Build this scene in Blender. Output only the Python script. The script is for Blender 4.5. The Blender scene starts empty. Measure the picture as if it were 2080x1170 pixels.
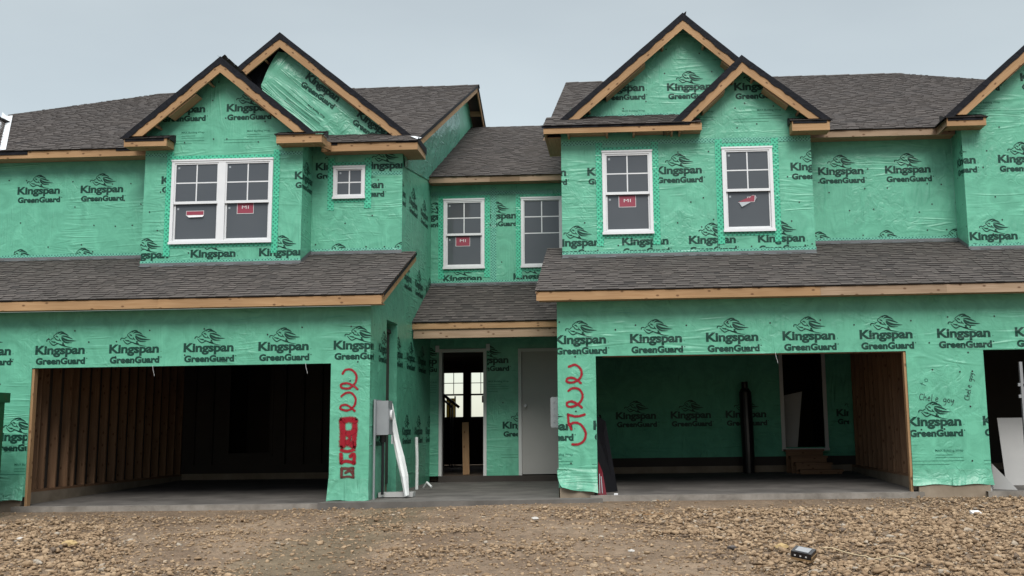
import bpy, math, random
import numpy as np
from mathutils import Matrix, Vector, noise as mn
R = random.Random(7)
scene = bpy.context.scene
COL = scene.collection
rad = math.radians

# ------------------------------------------------------------------ camera, world, sun, exposure
cam_d = bpy.data.cameras.new("camera"); cam = bpy.data.objects.new("camera", cam_d); COL.objects.link(cam)
F, PX, PY, WPX, HPX = 2305.8, 1161.95, 500.0, 2080.0, 1170.0
YAW, PITCH, ROLL, DIST, EYE = 4.71020948e-02, 1.58862155e-01, -1.36315228e-02, 18.2156, 1.0484
cy_, sy_ = math.cos(YAW), math.sin(YAW); cp_, sp_ = math.cos(PITCH), math.sin(PITCH); cr_, sr_ = math.cos(ROLL), math.sin(ROLL)
Rm = (np.array([[cr_, -sr_, 0], [sr_, cr_, 0], [0, 0, 1]]) @ np.array([[1, 0, 0], [0, 0, -1], [0, 1, 0.]])
      @ np.array([[1, 0, 0], [0, cp_, sp_], [0, -sp_, cp_]]) @ np.array([[cy_, sy_, 0], [-sy_, cy_, 0], [0, 0, 1]]))
mw = Matrix.Identity(4)
for i in range(3):
    mw[i][0] = Rm[0][i]; mw[i][1] = -Rm[1][i]; mw[i][2] = -Rm[2][i]
mw[0][3], mw[1][3], mw[2][3] = 0, -DIST, EYE
cam.matrix_world = mw
cam_d.sensor_fit = 'HORIZONTAL'; cam_d.sensor_width = 36.0; cam_d.lens = F / WPX * 36.0
cam_d.shift_x = -(PX - WPX / 2) / WPX; cam_d.shift_y = (PY - HPX / 2) / WPX
cam_d.clip_start = 0.1; cam_d.clip_end = 2000
scene.camera = cam

SUN_EL, SUN_AZ = rad(42), rad(8)         # azimuth measured from straight behind the camera towards the right
world = bpy.data.worlds.new("World"); scene.world = world; world.use_nodes = True
nt = world.node_tree; nt.nodes.clear()
def wn(t): return nt.nodes.new(t)
out = wn('ShaderNodeOutputWorld'); add = wn('ShaderNodeAddShader')
sky = wn('ShaderNodeTexSky'); sky.sky_type = 'NISHITA'; sky.sun_disc = False
sky.sun_elevation = SUN_EL; sky.sun_rotation = math.pi - SUN_AZ
bg1 = wn('ShaderNodeBackground'); bg1.inputs['Strength'].default_value = 0.05
nt.links.new(sky.outputs[0], bg1.inputs['Color'])
tc = wn('ShaderNodeTexCoord'); sep = wn('ShaderNodeSeparateXYZ'); nt.links.new(tc.outputs['Generated'], sep.inputs[0])
ramp = wn('ShaderNodeValToRGB'); ramp.color_ramp.interpolation = 'EASE'
els = ramp.color_ramp.elements
els[0].position = 0.0; els[0].color = (0.392, 0.405, 0.352, 1)
els[1].position = 1.0; els[1].color = (1.45, 1.45, 1.42, 1)
e = els.new(0.36); e.color = (0.336, 0.348, 0.306, 1)
e = els.new(0.62); e.color = (1.25, 1.26, 1.24, 1)
nt.links.new(sep.outputs['Z'], ramp.inputs[0])
nz = wn('ShaderNodeTexNoise'); nz.inputs['Scale'].default_value = 1.7; nz.inputs['Detail'].default_value = 5
mp = wn('ShaderNodeMapping'); mp.inputs['Scale'].default_value = (1, 1, 3.0)
nt.links.new(tc.outputs['Generated'], mp.inputs[0]); nt.links.new(mp.outputs[0], nz.inputs['Vector'])
mr = wn('ShaderNodeMapRange'); mr.inputs[1].default_value = 0.3; mr.inputs[2].default_value = 0.7; mr.inputs[3].default_value = 0.86; mr.inputs[4].default_value = 1.13
nt.links.new(nz.outputs[0], mr.inputs[0])
mulc = wn('ShaderNodeVectorMath'); mulc.operation = 'SCALE'
nt.links.new(ramp.outputs[0], mulc.inputs[0]); nt.links.new(mr.outputs[0], mulc.inputs['Scale'])
bg2 = wn('ShaderNodeBackground'); bg2.inputs['Strength'].default_value = 1.0
# the low sky behind the viewer is dimmed, added to darken the garages; overhead it is bright
rear_dim = wn('ShaderNodeMapRange'); rear_dim.interpolation_type = 'SMOOTHSTEP'; rear_dim.inputs[1].default_value = -0.55; rear_dim.inputs[2].default_value = 0.15; rear_dim.inputs[3].default_value = 0.0; rear_dim.inputs[4].default_value = 1.0
nt.links.new(sep.outputs['Y'], rear_dim.inputs[0])
low = wn('ShaderNodeMapRange'); low.interpolation_type = 'SMOOTHSTEP'; low.inputs[1].default_value = 0.34; low.inputs[2].default_value = 0.52; low.inputs[3].default_value = 0.03; low.inputs[4].default_value = 1.0
nt.links.new(sep.outputs['Z'], low.inputs[0])
mxm = wn('ShaderNodeMath'); mxm.operation = 'MAXIMUM'; nt.links.new(rear_dim.outputs[0], mxm.inputs[0]); nt.links.new(low.outputs[0], mxm.inputs[1])
mul2 = wn('ShaderNodeVectorMath'); mul2.operation = 'SCALE'; nt.links.new(mulc.outputs[0], mul2.inputs[0]); nt.links.new(mxm.outputs[0], mul2.inputs['Scale'])
nt.links.new(mul2.outputs[0], bg2.inputs['Color'])
nt.links.new(bg1.outputs[0], add.inputs[0]); nt.links.new(bg2.outputs[0], add.inputs[1]); nt.links.new(add.outputs[0], out.inputs[0])
sun_d = bpy.data.lights.new("sun", 'SUN'); sun_d.energy = 1.5; sun_d.angle = rad(24); sun_d.color = (1.0, 0.97, 0.93)
sun = bpy.data.objects.new("sun", sun_d); COL.objects.link(sun)
sdir = Vector((math.sin(SUN_AZ) * math.cos(SUN_EL), -math.cos(SUN_AZ) * math.cos(SUN_EL), math.sin(SUN_EL)))
sun.rotation_euler = sdir.to_track_quat('Z', 'Y').to_euler()
sun.location = (0, -10, 30)
vs = scene.view_settings; vs.view_transform = 'Standard'; vs.look = 'None'; vs.exposure = 0.32; vs.gamma = 1.0; vs.use_curve_mapping = False
scene.cycles.max_bounces = 5; scene.cycles.diffuse_bounces = 1; scene.cycles.glossy_bounces = 2

# ------------------------------------------------------------------ materials
def new_mat(name):
    m = bpy.data.materials.new(name); m.use_nodes = True
    t = m.node_tree; b = t.nodes['Principled BSDF']
    return m, t, b
class G:
    """small node-graph helper"""
    def __init__(s, name):
        s.m, s.t, s.b = new_mat(name)
    def n(s, typ, **kw):
        nd = s.t.nodes.new(typ)
        for k, v in kw.items():
            if hasattr(nd, k) and k not in nd.inputs: setattr(nd, k, v)
            else: nd.inputs[k].default_value = v
        return nd
    def l(s, a, b): s.t.links.new(a, b)
    def uv(s):
        return s.n('ShaderNodeUVMap', uv_map='uv').outputs[0]
    def map(s, v, scale=(1, 1, 1), rot=(0, 0, 0), loc=(0, 0, 0)):
        nd = s.n('ShaderNodeMapping'); nd.inputs['Scale'].default_value = scale; nd.inputs['Rotation'].default_value = rot; nd.inputs['Location'].default_value = loc
        s.l(v, nd.inputs[0]); return nd.outputs[0]
    def noise(s, v, scale, detail=4, rough=0.5, dist=0.0, typ='FBM', dim='3D'):
        nd = s.n('ShaderNodeTexNoise'); nd.noise_dimensions = dim
        try: nd.noise_type = typ
        except Exception: pass
        nd.inputs['Scale'].default_value = scale; nd.inputs['Detail'].default_value = detail
        nd.inputs['Roughness'].default_value = rough; nd.inputs['Distortion'].default_value = dist
        s.l(v, nd.inputs['Vector']); return nd.outputs[0]
    def math(s, op, a, b=None, clamp=False):
        nd = s.n('ShaderNodeMath', operation=op); nd.use_clamp = clamp
        for i, x in enumerate((a, b)):
            if x is None: continue
            if isinstance(x, (int, float)): nd.inputs[i].default_value = x
            else: s.l(x, nd.inputs[i])
        return nd.outputs[0]
    def rng(s, v, a, b, c, d):
        nd = s.n('ShaderNodeMapRange'); nd.clamp = True
        for i, x in enumerate((a, b, c, d)): nd.inputs[i + 1].default_value = x
        s.l(v, nd.inputs[0]); return nd.outputs[0]
    def mix(s, f, a, b, blend='MIX'):
        nd = s.n('ShaderNodeMix', data_type='RGBA', blend_type=blend)
        for sock, x in ((nd.inputs[0], f), (nd.inputs[6], a), (nd.inputs[7], b)):
            if isinstance(x, (int, float)): sock.default_value = x
            elif isinstance(x, tuple): sock.default_value = (*x, 1) if len(x) == 3 else x
            else: s.l(x, sock)
        return nd.outputs[2]
    def bump(s, h, strength=0.5, dist=0.01, prev=None):
        nd = s.n('ShaderNodeBump'); nd.inputs['Strength'].default_value = strength; nd.inputs['Distance'].default_value = dist
        s.l(h, nd.inputs['Height'])
        if prev is not None: s.l(prev, nd.inputs['Normal'])
        return nd.outputs[0]
    def set(s, col=None, rough=None, normal=None, spec=None, metal=None):
        for k, v in (('Base Color', col), ('Roughness', rough), ('Normal', normal), ('Specular IOR Level', spec), ('Metallic', metal)):
            if v is None: continue
            sk = s.b.inputs[k]
            if isinstance(v, (int, float)): sk.default_value = v
            elif isinstance(v, tuple): sk.default_value = (*v, 1)
            else: s.l(v, sk)
        return s.m
    def tone(s):
        nd = s.n('ShaderNodeVertexColor'); nd.layer_name = 'tone'
        sp = s.n('ShaderNodeSeparateColor'); s.l(nd.outputs[0], sp.inputs[0]); return sp.outputs[0]

def wrap_bump(g, k=1.0):
    """taut film: long soft folds in two drifting directions, local crumples, a faint weave"""
    uv = g.uv()
    low = g.noise(g.map(uv, (1, 1, 1), loc=(3.3, 1.7, 0)), 0.8, 2, 0.5, 0.3, 'FBM', '2D')
    a = g.noise(g.map(uv, (0.55, 4.6, 1), (0, 0, 0.20)), 1.5, 2, 0.5, 1.6, 'RIDGED_MULTIFRACTAL', '2D')
    b = g.noise(g.map(uv, (4.4, 0.6, 1), (0, 0, 0.55)), 1.5, 2, 0.5, 1.6, 'RIDGED_MULTIFRACTAL', '2D')
    c = g.noise(g.map(uv, (1, 1, 1)), 7.0, 3, 0.5, 1.2, 'FBM', '2D')
    msk = g.rng(low, 0.46, 0.60, 0.05, 1.0)
    msk2 = g.rng(low, 0.36, 0.50, 1.0, 0.0)
    h = g.math('ADD', g.math('MULTIPLY', a, msk), g.math('MULTIPLY', b, msk2))
    patch = g.rng(g.noise(g.map(uv, (1, 1, 1), loc=(9.1, 5.2, 0)), 1.1, 2, 0.5, 0.4, 'FBM', '2D'), 0.45, 0.62, 0.10, 0.75)
    h = g.math('ADD', g.math('MULTIPLY', h, 0.62), g.math('MULTIPLY', c, patch))
    nrm = g.bump(h, 0.80 * k, 0.022)
    fine = g.noise(g.map(uv, (1, 2.2, 1), (0, 0, 0.7)), 22, 2, 0.5, 0.8, 'FBM', '2D')
    nrm = g.bump(fine, 0.12 * k, 0.005, nrm)
    return uv, nrm, low
def mk_wrap(name, base, k=1.0, rough=0.38):
    g = G(name); uv, nrm, low = wrap_bump(g, k)
    d = tuple(x * 0.86 for x in base); li = tuple(min(1, x * 1.10 + 0.012) for x in base)
    v = g.noise(uv, 3.1, 5, 0.6, 0.8, 'FBM', '2D')
    col = g.mix(g.rng(v, 0.3, 0.7, 0, 1), d, li)
    return g.set(col, rough, nrm, 0.45)
GREEN = (0.128, 0.455, 0.300)
M = {}
M['wrap'] = mk_wrap('green building wrap', GREEN)
M['inner_wrap'] = mk_wrap('low-gloss inner building wrap', GREEN, 2.2, 0.75); M['inner_wrap'].node_tree.nodes['Principled BSDF'].inputs['Specular IOR Level'].default_value = 0.05  # same green, gloss removed to keep the garage back wall dim
M['loose_wrap'] = mk_wrap('loose building wrap', (0.13, 0.42, 0.28), 1.9, 0.32)
g = G('printed ink'); uv, nrm, low = wrap_bump(g); M['ink'] = g.set((0.008, 0.052, 0.036), 0.5, nrm, 0.3)
g = G('small print ink'); uv, nrm, low = wrap_bump(g); M['ink2'] = g.set((0.03, 0.17, 0.11), 0.5, nrm, 0.3)
g = G('cap nail'); M['nail'] = g.set((0.012, 0.016, 0.016), 0.4)
def mk_tape(name, c1, c2, period=0.055):
    g = G(name); uv, nrm, low = wrap_bump(g, 0.8)
    m1 = g.map(uv, (1 / period, 1 / period, 1), (0, 0, rad(45)))
    vo = g.n('ShaderNodeTexVoronoi', voronoi_dimensions='2D', feature='F1'); vo.inputs['Scale'].default_value = 1.0; vo.inputs['Randomness'].default_value = 0.25
    g.l(m1, vo.inputs['Vector'])
    f = g.rng(vo.outputs['Distance'], 0.26, 0.36, 1, 0)
    return g.set(g.mix(f, c1, c2), 0.28, nrm, 0.5)
M['tape'] = mk_tape('window flashing tape', (0.085, 0.56, 0.34), (0.03, 0.27, 0.17))
M['base_tape'] = mk_tape('base flashing tape', (0.16, 0.50, 0.36), (0.03, 0.17, 0.13), 0.042)

def mk_wood(name, c1, c2, knots=True, rough=0.7):
    g = G(name); uv = g.uv()
    oi = g.n('ShaderNodeObjectInfo')
    gr = g.noise(g.map(uv, (0.9, 26, 1)), 2.0, 6, 0.6, 0.5, 'FBM', '2D')
    big = g.noise(g.map(uv, (0.5, 1.5, 1)), 1.2, 3, 0.5, 0, 'FBM', '2D')
    col = g.mix(g.rng(gr, 0.35, 0.68, 0, 1), c1, c2)
    col = g.mix(g.math('MULTIPLY', g.rng(big, 0.35, 0.65, 0, 1), 0.45), col, tuple(x * 0.62 for x in c1))
    if knots:
        vo = g.n('ShaderNodeTexVoronoi', voronoi_dimensions='2D', feature='F1'); vo.inputs['Scale'].default_value = 1.0; vo.inputs['Randomness'].default_value = 1.0
        g.l(g.map(uv, (3.2, 5.5, 1)), vo.inputs['Vector'])
        k = g.rng(vo.outputs['Distance'], 0.05, 0.11, 1, 0)
        col = g.mix(g.math('MULTIPLY', k, 0.8), col, (0.10, 0.045, 0.02))
    return g.set(col, rough, g.bump(gr, 0.25, 0.003), 0.25)
M['pine'] = mk_wood('pine lumber', (0.39, 0.228, 0.110), (0.49, 0.312, 0.165))
M['pine_grey'] = mk_wood('weathered pine lumber', (0.34, 0.235, 0.15), (0.44, 0.32, 0.22))
M['stud'] = mk_wood('stud lumber', (0.22, 0.122, 0.068), (0.31, 0.185, 0.105))
M['soffit'] = mk_wood('soffit plywood', (0.40, 0.25, 0.14), (0.52, 0.34, 0.20), False)
M['osb'] = mk_wood('sheathing board', (0.20, 0.135, 0.08), (0.28, 0.19, 0.115), False)
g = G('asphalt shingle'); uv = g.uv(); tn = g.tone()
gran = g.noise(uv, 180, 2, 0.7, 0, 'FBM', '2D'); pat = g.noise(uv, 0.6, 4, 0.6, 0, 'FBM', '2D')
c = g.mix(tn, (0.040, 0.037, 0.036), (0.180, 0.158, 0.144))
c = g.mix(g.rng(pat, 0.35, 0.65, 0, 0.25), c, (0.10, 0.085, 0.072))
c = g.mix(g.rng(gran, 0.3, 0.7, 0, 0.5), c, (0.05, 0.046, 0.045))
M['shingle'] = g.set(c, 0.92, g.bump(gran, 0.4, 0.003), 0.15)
g = G('roof deck'); M['deck'] = g.set((0.02, 0.02, 0.022), 0.9)
g = G('black roofing felt'); uv = g.uv(); nn = g.noise(uv, 9, 4, 0.6, 0.6, 'FBM', '2D')
M['felt'] = g.set(g.mix(g.rng(nn, 0.35, 0.7, 0, 1), (0.005, 0.006, 0.009), (0.011, 0.012, 0.017)), 0.7, g.bump(nn, 0.6, 0.02), 0.2)
g = G('grey metal flashing'); uv = g.uv(); nn = g.noise(uv, 3, 3, 0.5, 0, 'FBM', '2D')
M['flash'] = g.set(g.mix(nn, (0.10, 0.11, 0.115), (0.17, 0.18, 0.185)), 0.5, None, 0.5)
g = G('white metal flashing'); M['white_metal'] = g.set((0.62, 0.66, 0.68), 0.4, None, 0.5)
g = G('white vinyl'); uv = g.uv(); nn = g.noise(uv, 4, 3, 0.5, 0, 'FBM', '2D'); M['vinyl'] = g.set(g.mix(nn, (0.72, 0.74, 0.75), (0.82, 0.83, 0.83)), 0.38)
g = G('off white door frame'); M['doorframe'] = g.set((0.60, 0.61, 0.59), 0.5)
g = G('window glass'); uv = g.uv(); nn = g.noise(uv, 1.3, 2, 0.5, 0, 'FBM', '2D')
M['glass'] = g.set(g.mix(nn, (0.082, 0.092, 0.101), (0.098, 0.107, 0.115)), 0.04, g.bump(nn, 0.12, 0.01), 0.62)
g = G('red window sticker'); M['bag'] = None; M['red'] = g.set((0.30, 0.045, 0.075), 0.5)
g = G('sticker white'); M['stick_white'] = g.set((0.72, 0.72, 0.72), 0.5)
g = G('small grey label'); M['label_grey'] = g.set((0.34, 0.38, 0.40), 0.5)
g = G('concrete'); uv = g.uv(); n1 = g.noise(uv, 1.6, 6, 0.62, 0.2, 'FBM', '2D'); n2 = g.noise(uv, 34, 3, 0.6, 0, 'FBM', '2D')
c = g.mix(g.rng(n1, 0.3, 0.7, 0, 1), (0.125, 0.112, 0.098), (0.215, 0.20, 0.18)); c = g.mix(g.rng(n2, 0.3, 0.7, 0, 0.35), c, (0.09, 0.08, 0.068))
M['concrete'] = g.set(c, 0.85, g.bump(n2, 0.3, 0.004), 0.25)
g = G('foundation concrete'); uv = g.uv(); n1 = g.noise(uv, 2.4, 6, 0.62, 0.2, 'FBM', '2D')
M['stem'] = g.set(g.mix(g.rng(n1, 0.3, 0.7, 0, 1), (0.22, 0.175, 0.125), (0.32, 0.265, 0.20)), 0.88, g.bump(n1, 0.4, 0.01), 0.2)
g = G('grey painted door'); uv = g.uv(); nn = g.noise(uv, 2, 4, 0.5, 0, 'FBM', '2D'); M['door'] = g.set(g.mix(nn, (0.37, 0.365, 0.34), (0.43, 0.425, 0.40)), 0.5)
g = G('grey galvanised enamel'); uv = g.uv(); nn = g.noise(uv, 5, 4, 0.6, 0, 'FBM', '2D'); M['meter'] = g.set(g.mix(nn, (0.24, 0.26, 0.27), (0.32, 0.34, 0.35)), 0.42, None, 0.5)
g = G('slab edge'); uv = g.uv(); n1 = g.noise(uv, 3, 6, 0.65, 0.2, 'FBM', '2D'); M['slab_edge'] = g.set(g.mix(g.rng(n1, .3, .7, 0, 1), (.16,.142,.12), (.30,.275,.24)), .85)
g = G('shade-darkened slab'); uv = g.uv(); n1 = g.noise(uv, 1.6, 6, 0.62, 0.2, 'FBM', '2D'); M['slab_dark'] = g.set(g.mix(g.rng(n1, .3, .7, 0, 1), (.085,.078,.070), (.165,.152,.136)), .85)  # concrete darkened in colour to stand for shade on porch and garage floors
g = G('black plastic'); M['black'] = g.set((0.012, 0.012, 0.014), 0.32, None, 0.5)
g = G('shade-dark interior board'); uv = g.uv(); nn = g.noise(uv, 1.5, 4, 0.6, 0, 'FBM', '2D'); M['dark'] = g.set(g.mix(nn, (0.035, 0.030, 0.026), (0.06, 0.05, 0.042)), 0.85)  # dark tone stands in for the gloom of unlit interiors
g = G('subfloor'); M['subfloor'] = g.set((0.10, 0.07, 0.045), 0.85)
g = G('white pvc sheet'); uv = g.uv(); nn = g.noise(uv, 6, 3, 0.5, 0.5, 'FBM', '2D'); M['pvc'] = g.set((0.74, 0.76, 0.74), 0.4, g.bump(nn, 0.5, 0.02), 0.4)
g = G('drywall'); uv = g.uv(); nn = g.noise(uv, 2, 4, 0.5, 0, 'FBM', '2D'); M['drywall'] = g.set(g.mix(nn, (0.42, 0.42, 0.41), (0.52, 0.52, 0.50)), 0.8)
g = G('green painted steel'); uv = g.uv(); nn = g.noise(uv, 7, 5, 0.65, 0, 'FBM', '2D')
M['green_steel'] = g.set(g.mix(g.rng(nn, 0.58, 0.7, 0, 1), (0.012, 0.075, 0.03), (0.07, 0.05, 0.03)), 0.5, g.bump(nn, 0.2, 0.004), 0.5)
g = G('yellow plastic'); M['yellow'] = g.set((0.45, 0.33, 0.03), 0.5)
g = G('cream cord'); M['cord'] = g.set((0.52, 0.42, 0.26), 0.7)
g = G('steel bracket'); M['steel'] = g.set((0.35, 0.36, 0.37), 0.4, None, 0.5, 0.6)
g = G('cardboard'); M['card'] = g.set((0.30, 0.19, 0.09), 0.8)
def mk_paint(name, col, op=1.0):
    g = G(name); uv = g.uv(); _, nrm, _l = wrap_bump(g)
    sp = g.n('ShaderNodeSeparateXYZ'); g.l(uv, sp.inputs[0])
    nn = g.noise(g.map(uv, (1, 1, 1)), 22, 4, 0.6, 0, 'FBM', '2D')
    a = g.tone()
    a = g.rng(g.math('ADD', a, g.math('MULTIPLY', g.math('SUBTRACT', nn, 0.5), 0.5)), 0.25, 0.62, 0, op)
    g.l(a, g.b.inputs['Alpha'])
    return g.set(col, 0.5, nrm, 0.3)
M['spray'] = mk_paint('red spray paint', (0.31, 0.008, 0.020), 0.95)
M['spray_dark'] = mk_paint('dark red spray paint', (0.13, 0.035, 0.03), 0.92)
M['marker'] = (lambda g: g.set((0.01, 0.03, 0.03), 0.5))(G('black marker'))
M['marker_faint'] = (lambda g: g.set((0.03, 0.18, 0.12), 0.5))(G('faded marker'))

# ------------------------------------------------------------------ mesh builder
def clip_poly(pts, uvs, planes):
    """Sutherland-Hodgman in 3-D; planes are (point, normal), the side the normal points to is kept"""
    for (q, n) in planes:
        if len(pts) < 3: return [], []
        d = [(p[0]-q[0])*n[0] + (p[1]-q[1])*n[1] + (p[2]-q[2])*n[2] for p in pts]
        if min(d) >= -1e-9: continue
        P, U = [], []
        for i in range(len(pts)):
            j = (i+1) % len(pts)
            if d[i] >= 0: P.append(pts[i]); U.append(uvs[i])
            if (d[i] >= 0) != (d[j] >= 0):
                t = d[i]/(d[i]-d[j])
                P.append(tuple(pts[i][k]+(pts[j][k]-pts[i][k])*t for k in range(3)))
                U.append(tuple(uvs[i][k]+(uvs[j][k]-uvs[i][k])*t for k in range(2)))
        pts, uvs = P, U
    return (pts, uvs) if len(pts) >= 3 else ([], [])
def world_of(o):
    v = Vector(o.location)
    while o.parent: o = o.parent; v += o.location
    return v
class MB:
    def __init__(s): s.v, s.f, s.m, s.uv, s.t = [], [], [], [], []
    def poly(s, pts, mat=0, uvs=None, tone=0.5, clips=()):
        pts = [tuple(p) for p in pts]
        if uvs is None:
            a = Vector(pts[1])-Vector(pts[0]); n = a.cross(Vector(pts[2])-Vector(pts[0]))
            ax = max(range(3), key=lambda k: abs(n[k]))
            uvs = [((p[1], p[2]) if ax == 0 else (p[0], p[2]) if ax == 1 else (p[0], p[1])) for p in pts]
        tones = tone if isinstance(tone, (list, tuple)) else None
        if clips:
            pts, uvs = clip_poly(pts, list(uvs), clips)
            if not pts: return
        b = len(s.v); s.v += pts; s.f.append(tuple(range(b, b+len(pts)))); s.m.append(mat); s.uv += list(uvs)
        s.t += list(tones) if tones else [tone]*len(pts)
    def box(s, x0, x1, y0, y1, z0, z1, mat=0, skip='', clips=()):
        d = (x1-x0, y1-y0, z1-z0); L = max(range(3), key=lambda k: d[k]); o = R.random()*40, R.random()*40
        def uvf(p, ax):
            rest = [k for k in range(3) if k != ax]
            if L in rest: u = L; w = [k for k in rest if k != L][0]
            else: u, w = rest
            return (p[u]+o[0], p[w]+o[1])
        C = [(x0,y0,z0),(x1,y0,z0),(x1,y1,z0),(x0,y1,z0),(x0,y0,z1),(x1,y0,z1),(x1,y1,z1),(x0,y1,z1)]
        for nm, ax, ids in (('y-',1,(0,1,5,4)),('y+',1,(2,3,7,6)),('x-',0,(3,0,4,7)),('x+',0,(1,2,6,5)),('z-',2,(3,2,1,0)),('z+',2,(4,5,6,7))):
            if nm in skip.split(','): continue
            P = [C[i] for i in ids]; s.poly(P, mat, [uvf(p, ax) for p in P], 0.5, clips)
    def obox(s, c, ax, ay, az, mat=0, tone=0.5):
        """oriented box: centre and three half-axis vectors"""
        c = Vector(c); ax, ay, az = Vector(ax), Vector(ay), Vector(az); o = R.random()*40, R.random()*40
        lens = (ax.length, ay.length, az.length); A = (ax, ay, az)
        order = sorted(range(3), key=lambda k: -lens[k])
        for k in range(3):
            i, j = [q for q in range(3) if q != k]
            if order.index(i) > order.index(j): i, j = j, i
            for sg in (1, -1):
                q = [(-1,-1),(1,-1),(1,1),(-1,1)]
                P = [c + A[k]*sg + A[i]*a + A[j]*b for a, b in q]; U = [(a*lens[i]+o[0]+sg, b*lens[j]+o[1]+k) for a, b in q]
                if (P[1]-P[0]).cross(P[2]-P[0]).dot(A[k]*sg) < 0: P.reverse(); U.reverse()
                s.poly(P, mat, U, tone)
    def bar(s, a, b, w, t, mat=0, up=(0, 0, 1)):
        a, b = Vector(a), Vector(b); d = b-a; L = d.length; d.normalize(); u = Vector(up)
        sd = d.cross(u)
        if sd.length < 1e-4: sd = d.cross(Vector((1, 0, 0)))
        sd.normalize(); u = sd.cross(d)
        s.obox((a+b)/2, d*L/2, sd*w/2, u*t/2, mat)
    def tube(s, pts, r, mat=0, n=10, caps=True):
        pts = [Vector(p) for p in pts]; rr = r if isinstance(r, (list, tuple)) else [r]*len(pts); rings = []
        L = 0
        for i, p in enumerate(pts):
            d = (pts[min(i+1, len(pts)-1)]-pts[max(i-1, 0)]).normalized()
            a = d.cross(Vector((0, 0, 1)) if abs(d.z) < .9 else Vector((0, 1, 0))); a.normalize(); b = d.cross(a)
            rings.append([p + (a*math.cos(q*2*math.pi/n) + b*math.sin(q*2*math.pi/n))*rr[i] for q in range(n)])
        for i in range(len(pts)-1):
            l2 = (pts[i+1]-pts[i]).length
            for q in range(n):
                q2 = (q+1) % n
                s.poly([rings[i][q], rings[i+1][q], rings[i+1][q2], rings[i][q2]], mat, [(L, q*.05), (L+l2, q*.05), (L+l2, q*.05+.05), (L, q*.05+.05)])
            L += l2
        if caps: s.poly(rings[0], mat); s.poly(list(reversed(rings[-1])), mat)
    def build(s, name, mats, parent=None, smooth=False, merge=False):
        me = bpy.data.meshes.new(name); off = world_of(parent) if parent else Vector((0, 0, 0))
        me.from_pydata([(p[0]-off.x, p[1]-off.y, p[2]-off.z) for p in s.v], [], s.f)
        for m in (mats if isinstance(mats, (list, tuple)) else [mats]): me.materials.append(M[m])
        me.polygons.foreach_set('material_index', s.m)
        ul = me.uv_layers.new(name='uv'); ul.data.foreach_set('uv', [c for u in s.uv for c in u])
        ca = me.color_attributes.new('tone', 'FLOAT_COLOR', 'CORNER'); ca.data.foreach_set('color', [c for t in s.t for c in (t, t, t, 1)])
        me.validate(); me.update()
        if merge or smooth:
            import bmesh
            b = bmesh.new(); b.from_mesh(me); bmesh.ops.remove_doubles(b, verts=b.verts, dist=1e-5); b.to_mesh(me); b.free()
        if smooth: me.polygons.foreach_set('use_smooth', [True]*len(me.polygons))
        o = bpy.data.objects.new(name, me); COL.objects.link(o)
        if parent: o.parent = parent
        return o
def thing(name, label, cat, loc, group=None):
    o = bpy.data.objects.new(name, None); COL.objects.link(o); o.location = loc; o.empty_display_size = .2
    return tag(o, label, cat, group)
def tag(o, label, cat, group=None):
    o['label'] = label; o['category'] = cat
    if group: o['group'] = group
    return o

# ------------------------------------------------------------------ printed logo artwork (flat triangles, metres; x to the right, y up, origin at the left end of the upper word's baseline)
def text_tris(body, offset=0.0, spacing=1.0):
    cu = bpy.data.curves.new('lettering', 'FONT'); cu.body = body; cu.size = 1.0; cu.offset = offset; cu.resolution_u = 3; cu.space_character = spacing
    o = bpy.data.objects.new('lettering', cu); COL.objects.link(o); bpy.context.view_layer.update()
    me = bpy.data.meshes.new_from_object(o.evaluated_get(bpy.context.evaluated_depsgraph_get()))
    me.calc_loop_triangles(); V = [v.co.copy() for v in me.vertices]
    T = [[(V[i].x, V[i].y) for i in t.vertices] for t in me.loop_triangles]
    bpy.data.objects.remove(o); bpy.data.curves.remove(cu); bpy.data.meshes.remove(me)
    return T
def fit(T, x0, x1, y0, cap):
    """scale to the box: the letters run from x0 to x1, capital height cap on baseline y0"""
    xs = [p[0] for t in T for p in t]; a, b = min(xs), max(xs); sy = cap/0.729
    return [[(x0+(p[0]-a)/(b-a)*(x1-x0), y0+p[1]*sy) for p in t] for t in T]
def stroke2d(pts, w0, w1, n=10, mid=None):
    """tapered brush stroke through 2-D points (Catmull-Rom)"""
    P = [pts[0]] + list(pts) + [pts[-1]]; c = []
    for i in range(1, len(P)-2):
        for k in range(n):
            t = k/n; q = []
            for d in (0, 1):
                a, b, e, f = P[i-1][d], P[i][d], P[i+1][d], P[i+2][d]
                q.append(0.5*((2*b)+(e-a)*t+(2*a-5*b+4*e-f)*t*t+(3*b-a-3*e+f)*t**3))
            c.append(q)
    c.append(list(pts[-1])); L, Rr = [], []
    for i, q in enumerate(c):
        a, b = c[max(i-1, 0)], c[min(i+1, len(c)-1)]; dx, dy = b[0]-a[0], b[1]-a[1]; l = math.hypot(dx, dy) or 1
        t = i/(len(c)-1); w = (w0+(w1-w0)*t) if mid is None else (w0*(1-t)**2+2*mid*t*(1-t)*2+w1*t*t)
        L.append((q[0]-dy/l*w/2, q[1]+dx/l*w/2)); Rr.append((q[0]+dy/l*w/2, q[1]-dx/l*w/2))
    T = []
    for i in range(len(c)-1):
        T += [[Rr[i], Rr[i+1], L[i+1]], [Rr[i], L[i+1], L[i]]]
    return T, c
LOGO = fit(text_tris('Kingspan', 0.040, 0.97), 0.0, 0.83, 0.0, 0.142)
LOGO += fit(text_tris('GreenGuard', 0.056, 1.03), 0.017, 0.844, -0.164, 0.103)
def em(pts): return [((x-175)/1771.0, (745-y)/1771.0) for x, y in pts]
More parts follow.
